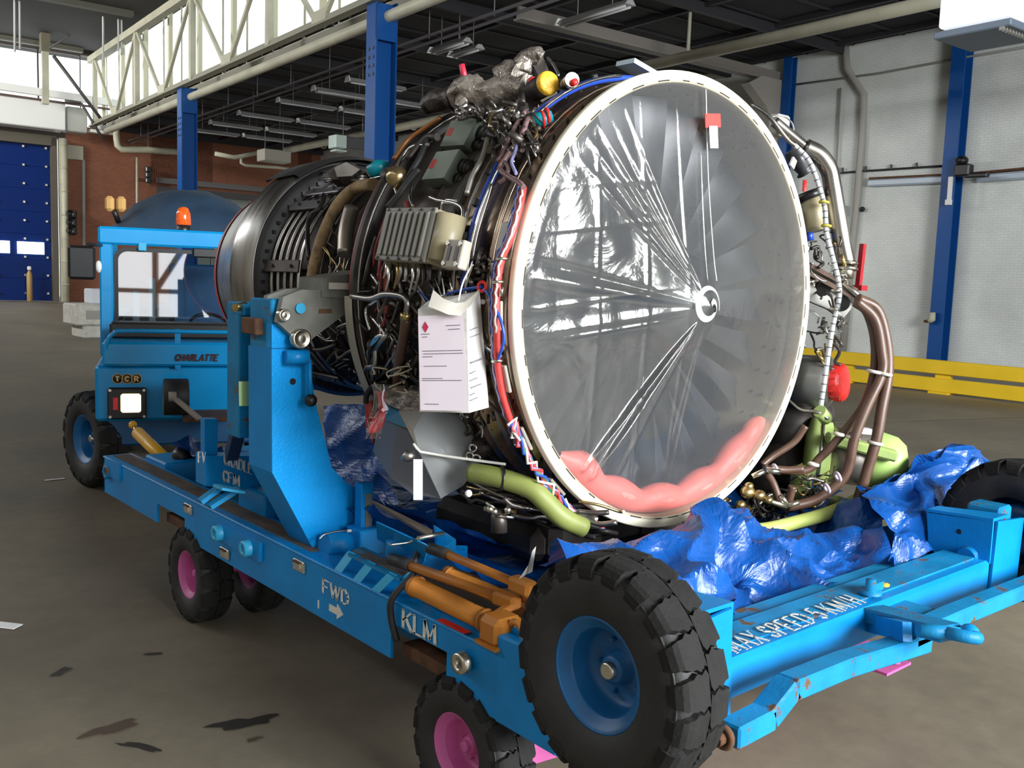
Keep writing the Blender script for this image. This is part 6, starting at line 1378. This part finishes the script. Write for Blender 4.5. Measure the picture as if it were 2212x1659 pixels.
# lightened strut plate with red sleeve
MB().prism([rd(*q, 4.45) for q in ((1745, 570), (1800, 600), (1852, 640), (1838, 668), (1820, 690), (1790, 668), (1748, 650))], Vector(FWD)*.03).build('strut_plate', mat('grey_strut_plate', (.24, .23, .21), .45, .5), en)
for (px, py) in ((1778, 622), (1818, 655)): MB().cylr(rd(px, py, 4.44), rd(px, py, 4.445), .038, 18).build('plate_hole', BLACKP, en)
MB().bar(rd(1748, 572, 4.42), rd(1850, 628, 4.42), .02, .02).bar(rd(1748, 590, 4.42), rd(1858, 650, 4.42), .02, .02).build('strut_edge', HOSE, en)
MB().tube([rd(1820, 610, 4.4), rd(1850, 635, 4.4), rd(1882, 662, 4.4), rd(1892, 670, 4.4)], [.016, .014, .012, .004], 8).build('fork_rod', ZINC, en)
MB().box(rd(1859, 575, 4.5), (.026, .022, .21), Matrix.Rotation(.07, 3, 'Y')).box(rd(1857, 622, 4.5), (.055, .05, .025)).build('red_marker_post', mat('red_post_paint', (.30, .012, .018), .4), None, label='upright red locking post behind the grey strut plate', category='post')
# brown hoses
for pts, r, d in (([(1848, 655), (1872, 675), (1888, 730), (1888, 800), (1868, 870), (1830, 925), (1795, 965), (1770, 990), (1740, 1016), (1660, 1013)], .019, 4.30), ([(1850, 650), (1890, 690), (1905, 760), (1905, 808), (1872, 880), (1845, 950), (1835, 1000), (1815, 1040), (1760, 1080), (1700, 1095)], .0225, 4.24),
                  ([(1852, 645), (1895, 670), (1915, 740), (1918, 808), (1905, 880), (1893, 950), (1872, 1020), (1852, 1085)], .0245, 4.26), ([(1740, 920), (1715, 955), (1670, 985), (1645, 1005)], .016, 4.3), ([(1650, 1010), (1690, 1015), (1735, 1013)], .016, 4.22),
                  ([(1655, 1020), (1670, 1045), (1685, 1085)], .018, 4.25), ([(1712, 1050), (1705, 1080), (1698, 1100)], .018, 4.25)):
    MB().tube(spl([rd(px, py, d+(.02*math.sin(i))) for i, (px, py) in enumerate(pts)], 8), r, 12).build('brown_hose', HOSE, en)
for (px, py, r) in ((1888, 803, .027), (1911, 808, .027), (1842, 945, .025), (1812, 938, .018), (1891, 957, .029), (1757, 1003, .019)):
    MB().torus(rd(px, py, 4.24), (.12, -.1, 1), r, .008, 20, 8).build('hose_clamp', mat('cream_clamp', (.60, .56, .46), .5), en)
for (px, py) in ((1786, 1055), (1810, 1030), (1675, 1013)): MB().torus(rd(px, py, 4.2), (1, -.6, .5), .020, .007, 16, 6).build('hose_tag', mat('mauve_tag', (.5, .42, .48), .6), en)
# starter: grey can with red cap; green generator
lt = part('starter_unit', en)
MB().tube([rd(1712, 822, 4.62), rd(1730, 822, 4.56), rd(1790, 825, 4.50), rd(1800, 826, 4.49)], [.09, .125, .125, .10], 32).build('starter_can', mat('satin_grey_can', (.24, .235, .215), .32, .6), lt)
a = rd(1795, 826, 4.48); c = rd(1822, 826, 4.44); dx_ = (c-a).normalized()
b = MB().tube([a, a+dx_*.02, c, c+dx_*.004], [.078, .088, .084, .05], 30).build('protective_cap', REDCAP, None, label='large crinkled red plastic cap on the grey starter can', category='cap')
q = MB()
for k in range(18):
    an = 2*PI*k/18; u1 = dx_.orthogonal().normalized(); u2 = dx_.cross(u1); p_ = a+dx_*.035+(u1*math.cos(an)+u2*math.sin(an))*.086; q.bar(p_-dx_*.02, p_+dx_*.02, .009, .008)
o_ = q.build('cap_rib', REDCAP, b, kind='stuff'); o_.location = (0, 0, 0)
for v in o_.data.vertices: v.co = v.co
gn = part('generator', en)
gA, gB = rd(1745, 975, 4.62), rd(1945, 1000, 4.50); gd = (gB-gA).normalized()
MB().tube([gA-gd*.02, gA, gA+gd*.05, gA+gd*.055, gA+gd*.10, gA+gd*.105], [.10, .17, .175, .15, .155, .14], 36).build('flange_housing', GREEN, gn)
MB().tube([gA+gd*.10, gA+gd*.29], [.135, .135], 32).build('generator_body', mat('raw_casting', (.30, .27, .24), .35, .8, var=.2), gn)
MB().tube([gA+gd*.27, gA+gd*.30, gA+gd*.40, gA+gd*.44, gA+gd*.46], [.125, .145, .12, .085, .01], 28).build('end_bell', mat('bright_green_bell', (.42, .62, .18), .4), gn)
MB().torus(gA+gd*.055, gd, .172, .008, 40, 8).build('clamp_band', STEEL, gn)
MB().bar(rd(1785, 945, 4.42), rd(1935, 985, 4.38), .10, .05, bev=.01).build('terminal_block', GREEN, gn)
MB().bar(rd(1840, 928, 4.44), rd(1880, 932, 4.44), .05, .03, bev=.004).build('label_block', mat('mauve_tag', (0, 0, 0)), gn)
MB().tube(spl([rd(1735, 1010, 4.45), rd(1730, 1060, 4.42), rd(1760, 1090, 4.42), rd(1800, 1092, 4.45), rd(1815, 1095, 4.5)], 6), [.05]*25, 16).build('lower_housing', mat('olive_housing', (.20, .27, .07), .45), gn)
# pale green rim duct along the bottom right
pipe([atd(1480, 1136, 3.95), atd(1560, 1140, 4.0), atd(1640, 1145, 4.05), atd(1720, 1128, 4.15), atd(1800, 1105, 4.25), atd(1860, 1075, 4.35)], .03, mat('pale_green_duct', (.42, .48, .13), .4), en, 'green_duct', seg=14)
# brass fittings and dark machinery behind the lower right of the ring
b = MB()
for (px, py, r_) in ((1700, 930, .16), (1690, 1000, .17), (1650, 1050, .14), (1750, 1000, .12), (1760, 900, .10), (1720, 870, .10)): b.ball(rd(px, py, 4.72), r_, 12)
b.build('accessory_mass', DARK, en, kind='stuff')
for (px, py, r_) in ((1615, 1063, .032), (1640, 1070, .028), (1600, 1090, .022), (1660, 1080, .02), (1618, 1050, .02)): MB().ball(rd(px, py, 4.15), r_, 12, (1.2, 1, .9)).build('brass_fitting', BRASS, en)
for (a, c_) in (((1640, 1075), (1700, 1095)), ((1655, 1015), (1685, 1020)), ((1700, 1093), (1725, 1085)), ((1625, 1030), (1650, 1018)), ((1560, 1100), (1590, 1120)), ((1700, 1090), (1685, 1070))):
    MB().tube([rd(*a, 4.17), rd(*c_, 4.17)], .013, 10).build('coupling', ZINC, en)
for k in range(60):
    px = rnd.uniform(1560, 1780); lo = 1125-(px-1560)*.75; py = rnd.uniform(max(lo, 870), 1125); pts = [rd(px, py, 4.35)]
    for j in range(3): px += rnd.uniform(-20, 30); py += rnd.uniform(-22, 22); pts.append(rd(px, min(py, 1135), 4.35+rnd.uniform(-.05, .05)))
    pipe(pts, rnd.choice((.004, .006, .010)), rnd.choice((STEEL, DARK, BRASS, CASE, BLACK, ZINC, DARK)), en, seg=6, n=4)
pipe([rd(1700, 862, 4.4), rd(1730, 885, 4.35), rd(1765, 890, 4.3), rd(1790, 905, 4.3)], .008, STEEL, en)
MB().tube([rd(1770, 888, 4.3), rd(1785, 905, 4.35)], .03, 10).build('green_lug', GREEN, en)
# ---- cushion inside the inlet and the stretched clear film over it
cs = MB(); P = []
n_ = 46
for i in range(n_+1):
    th = 222+(322-222)*i/n_; e = min(1, min(i, n_-i)/4+.15); lumpf = .75+.25*abs(math.sin(i*PI/n_*5.5))
    r_ = .062*math.sqrt(e)*lumpf; ctr_ = E(th, .85-r_, .035+.0); rad = (ctr_-Vector((0, ctr_.y, EZ))).normalized()
    P.append([ctr_+rad*r_*math.cos(2*PI*j/12)+Vector((0, -1, 0))*r_*.95*math.sin(2*PI*j/12) for j in range(12)])
cs.grid(P, True).build('cushion', CUSH, None, label='soft pink red padded roll lying inside the bottom of the inlet ring', category='cushion')
FT = -.162
fm = MB(); NA, NR = 720, 90; P = []
folds = [(229, 1.1, .026), (233.2, 1.0, .026), (174, 2.0, .014), (170, 1.3, -.008), (262, .5, .004), (266, .5, .004), (130, 1.2, .010), (126, 1.0, -.006), (135, 1.2, .009), (141, 1.2, .006), (119, 1.0, .008), (88, .35, .003), (188, 2, .006), (241, 1.2, .004)]
for i in range(NR+1):
    s_ = (i/NR); rho = .004+(.862-.004)*s_; row = []
    for j in range(NA):
        th = 360*j/NA; y_ = FT+(-.014-FT)*(s_**.62 if s_ > 0 else 0)
        wgt = math.sin(min((s_-.09)/.88, 1)*PI)**.6 if .09 < s_ < .95 else 0
        for (tc_, wd, am) in folds:
            d_ = (th-tc_+180) % 360-180
            if abs(d_) < wd*3.2/(.15+s_): y_ -= am*wgt*math.exp(-(d_*(.25+s_*1.1)/wd)**2)
        x = rho*math.cos(math.radians(th)); z = rho*math.sin(math.radians(th))
        lf = max(0, min(1, (-x-.05)/.35))   # the film is creased on the near half, tight on the far half
        v = Vector((x*3.2, z*3.2, 4.0))
        y_ -= wgt*lf*(.016*noise.noise(v*.8)+.006*abs(noise.noise(Vector((x*7, z*3, 2)))) + .0025*noise.noise(v*3))
        # packing creases: a grid of straight folds
        for k, c_ in enumerate((-.30, -.53, -.10)): y_ -= wgt*.0045*math.exp(-((x-c_+z*.02)/.006)**2)
        if lf > 0:
            for k, c_ in enumerate((.35, .09, -.03, .50)): y_ -= wgt*lf*.004*math.exp(-((z-c_-x*.14)/.006)**2)
        row.append(Vector((x, y_, EZ+z)))
    P.append(row)
b = fm.grid(P, True)
for k, f in enumerate(b.f): b.f[k] = f[::-1]
b.build('plastic_cover', FILM, None, label='clear crinkled plastic film stretched over the engine inlet ring', category='plastic film')
MB().tube(spl([E(88, .84, -.04), E(88, .5, -.085), E(86, .2, -.135), E(88, .10, -.165)], 6), .0022, 6).build('cover_string', WIREW, None, label='thin white string running from the inlet top to the spinner tip', category='string')
tg = thing('warning_tag', 'red and white tag stuck to the film at the upper right of the inlet', 'tag', atp(1541, 285, (0, -.09, 0), (0, 1, 0)))
def tgp(px, py, y_=-.075): return at(px, py, 'y', y_)
MB().prism([tgp(1522, 245), tgp(1555, 246), tgp(1556, 275), tgp(1523, 276)][::-1], (0, -.003, 0)).build('red_sticker', mat('signal_red', (.85, .05, .04), .45), tg)
MB().grid([[tgp(1532+(y_-272)*.05, y_, -.082-.004*math.sin((y_-272)*.1)), tgp(1550+(y_-272)*.04, y_, -.082-.004*math.sin((y_-272)*.1))] for y_ in range(272, 321, 8)], False).build('white_slip', WHITE, tg)
# ================================================================== BLUE TARPAULIN
def crumple(v, amp):
    w_ = v+noise.noise_vector(v*1.7)*.18
    q_ = Vector((w_.x*.8+w_.z*.5, w_.y, w_.z*1.0-w_.x*.3))
    return amp*(3.4*(.22-abs(noise.noise(q_*1.9)))+1.6*(.22-abs(noise.noise(q_*4.0+Vector((4, 2, 9)))))+.40*(.2-abs(noise.noise(q_*9.5))))
def patch(ctrl, nu, nv, amp, seed=0.0):
    """ctrl: columns of control points; Catmull-Rom both ways, then crumple"""
    cols = [spl(c, nv) for c in ctrl]; m_ = len(cols[0]); G = []
    rows = [spl([cols[i][j] for i in range(len(cols))], nu) for j in range(m_)]
    nr, nc = len(rows), len(rows[0])
    for j in range(nr):
        for i in range(nc):
            a = rows[j][min(i+1, nc-1)]-rows[j][max(i-1, 0)]; b_ = rows[min(j+1, nr-1)][i]-rows[max(j-1, 0)][i]; n_ = a.cross(b_)
            n_ = n_.normalized() if n_.length > 1e-9 else Vector((0, -1, 0))
            G.append((j, i, n_))
    out = [[None]*nc for _ in range(nr)]
    sg = -1.0 if sum(g[2].dot(Vector(FWD)) for g in G) > 0 else 1.0
    for (j, i, n_) in G:
        n_ = n_*sg
        out[j][i] = rows[j][i]+n_*crumple(rows[j][i]+Vector((seed, 0, 0)), amp)
    return out
def ty(px, py, y_): return at(px, py, 'y', y_)
front = []
FC = [((1150, 1185), (1190, 1205), (1235, 1225), (1270, 1260)), ((1225, 1150), (1260, 1175), (1290, 1215), (1330, 1260)), ((1300, 1136), (1330, 1168), (1360, 1215), (1400, 1265)), ((1400, 1134), (1420, 1165), (1440, 1220), (1470, 1280)),
      ((1480, 1132), (1500, 1170), (1520, 1240), (1530, 1315)), ((1545, 1112), (1560, 1165), (1575, 1240), (1580, 1325)), ((1605, 1140), (1620, 1180), (1630, 1240), (1640, 1315)), ((1660, 1158), (1675, 1200), (1680, 1240), (1690, 1300)),
      ((1740, 1135), (1755, 1180), (1760, 1230), (1765, 1285)), ((1815, 1092), (1835, 1145), (1840, 1200), (1840, 1262)), ((1890, 1040), (1910, 1105), (1915, 1170), (1915, 1232))]
for i, c in enumerate(FC): front.append([ty(c[0][0], c[0][1]-(6 if i % 2 else -4), -.16), ty(*c[1], -.36-.06*(i % 2)), ty(*c[2], -.50-.07*((i+1) % 2)), ty(*c[3], -.665)])
tm = MB(); tm.grid(patch(front, 14, 14, .088, 1.3), False, False)
RC = [((1862, 1066), (1885, 1120), (1930, 1170), (1910, 1232)), ((1930, 1030), (1950, 1080), (1960, 1150), (1960, 1215)), ((1985, 985), (2000, 1060), (2010, 1130), (2010, 1200)), ((2060, 966), (2060, 1040), (2070, 1110), (2055, 1175)), ((2110, 985), (2110, 1045), (2105, 1100), (2085, 1135)), ((2148, 1045), (2140, 1060), (2125, 1090), (2100, 1110))]
right = [[ty(*c[0], -.40), ty(*c[1], -.52+.06*(i % 2)), ty(*c[2], -.60), ty(*c[3], -.70)] for i, c in enumerate(RC)]
tm.grid(patch(right, 14, 14, .075, 5.0), False, False)
# back face of the right hand bunch
back = [[ty(*c[0], -.40), ty(c[0][0]+10, c[0][1]+12, -.2), ty(c[1][0]+12, c[1][1], -.05)] for c in RC]
tm.grid(patch(back, 10, 10, .05, 9.0), False, False)
# sheet lying in the cradle under the engine
lo = []
for i in range(8):
    y_ = 3.3-.5*i
    lo.append([Vector((x_, y_, z_)) for x_, z_ in ((-.80, .86 if i < 6 else .80), (-.62, .74), (-.2, .70), (.3, .70), (.7, .78), (1.0, .98))])
tm.grid(patch(lo, 14, 12, .05, 2.0), False, False)
# hanging flap beside the near pillar
lf = [[at(px, 874, 'y', 2.4-i*.14), at(px+10, 930, 'y', 2.3-i*.14), at(px+25, 1010, 'y', 2.2-i*.14), at(px+60, 1090, 'y', 1.9-i*.12)] for i, px in enumerate((690, 730, 770, 800))]
tm.grid(patch(lf, 10, 14, .04, 4.0), False, False)
le = [[at(840, 1085, 'z', .86), at(835, 1100, 'z', .80)], [at(930, 1110, 'z', .88), at(930, 1150, 'z', .74)], [at(1010, 1135, 'z', .88), at(1005, 1185, 'z', .72)], [at(1100, 1165, 'z', .86), at(1060, 1200, 'z', .72)], [at(1170, 1178, 'z', .84), at(1150, 1215, 'z', .74)]]
le = [[c[0], c[0].lerp(c[1], .5)+Vector((-.03, -.02, .02)), c[1]] for c in le]
tm.grid(patch(le, 14, 10, .03, 7.0), False, False)
tm.build('tarpaulin', TARP, None, label='shiny crumpled blue plastic tarpaulin stuffed under the engine front', category='tarpaulin')
MB().grid([[ty(1120, 1252, -.30), ty(1145, 1215, -.30)], [ty(1135, 1242, -.31), ty(1150, 1190, -.31)], [ty(1150, 1235, -.30), ty(1158, 1180, -.30)]], False).build('torn_wrap', WHITE, None, label='small torn white wrapper on the tarpaulin behind the jack legs', category='wrapper')
MB().ball(at(1912, 1264, 'z', .86), .022, 10, (1, .7, .35)).build('yellow_leaf', YCAP, None, label='small curled yellow leaf lying on the cross beam', category='leaf')
MB().tube(spl([at(1885, 1264, 'z', .855), at(1900, 1268, 'z', .86), at(1905, 1262, 'z', .862)], 4), .008, 6).build('dry_leaf', mat('dry_leaf', (.5, .3, .05), .6), None, label='thin dry orange leaf beside the yellow one on the cross beam', category='leaf')
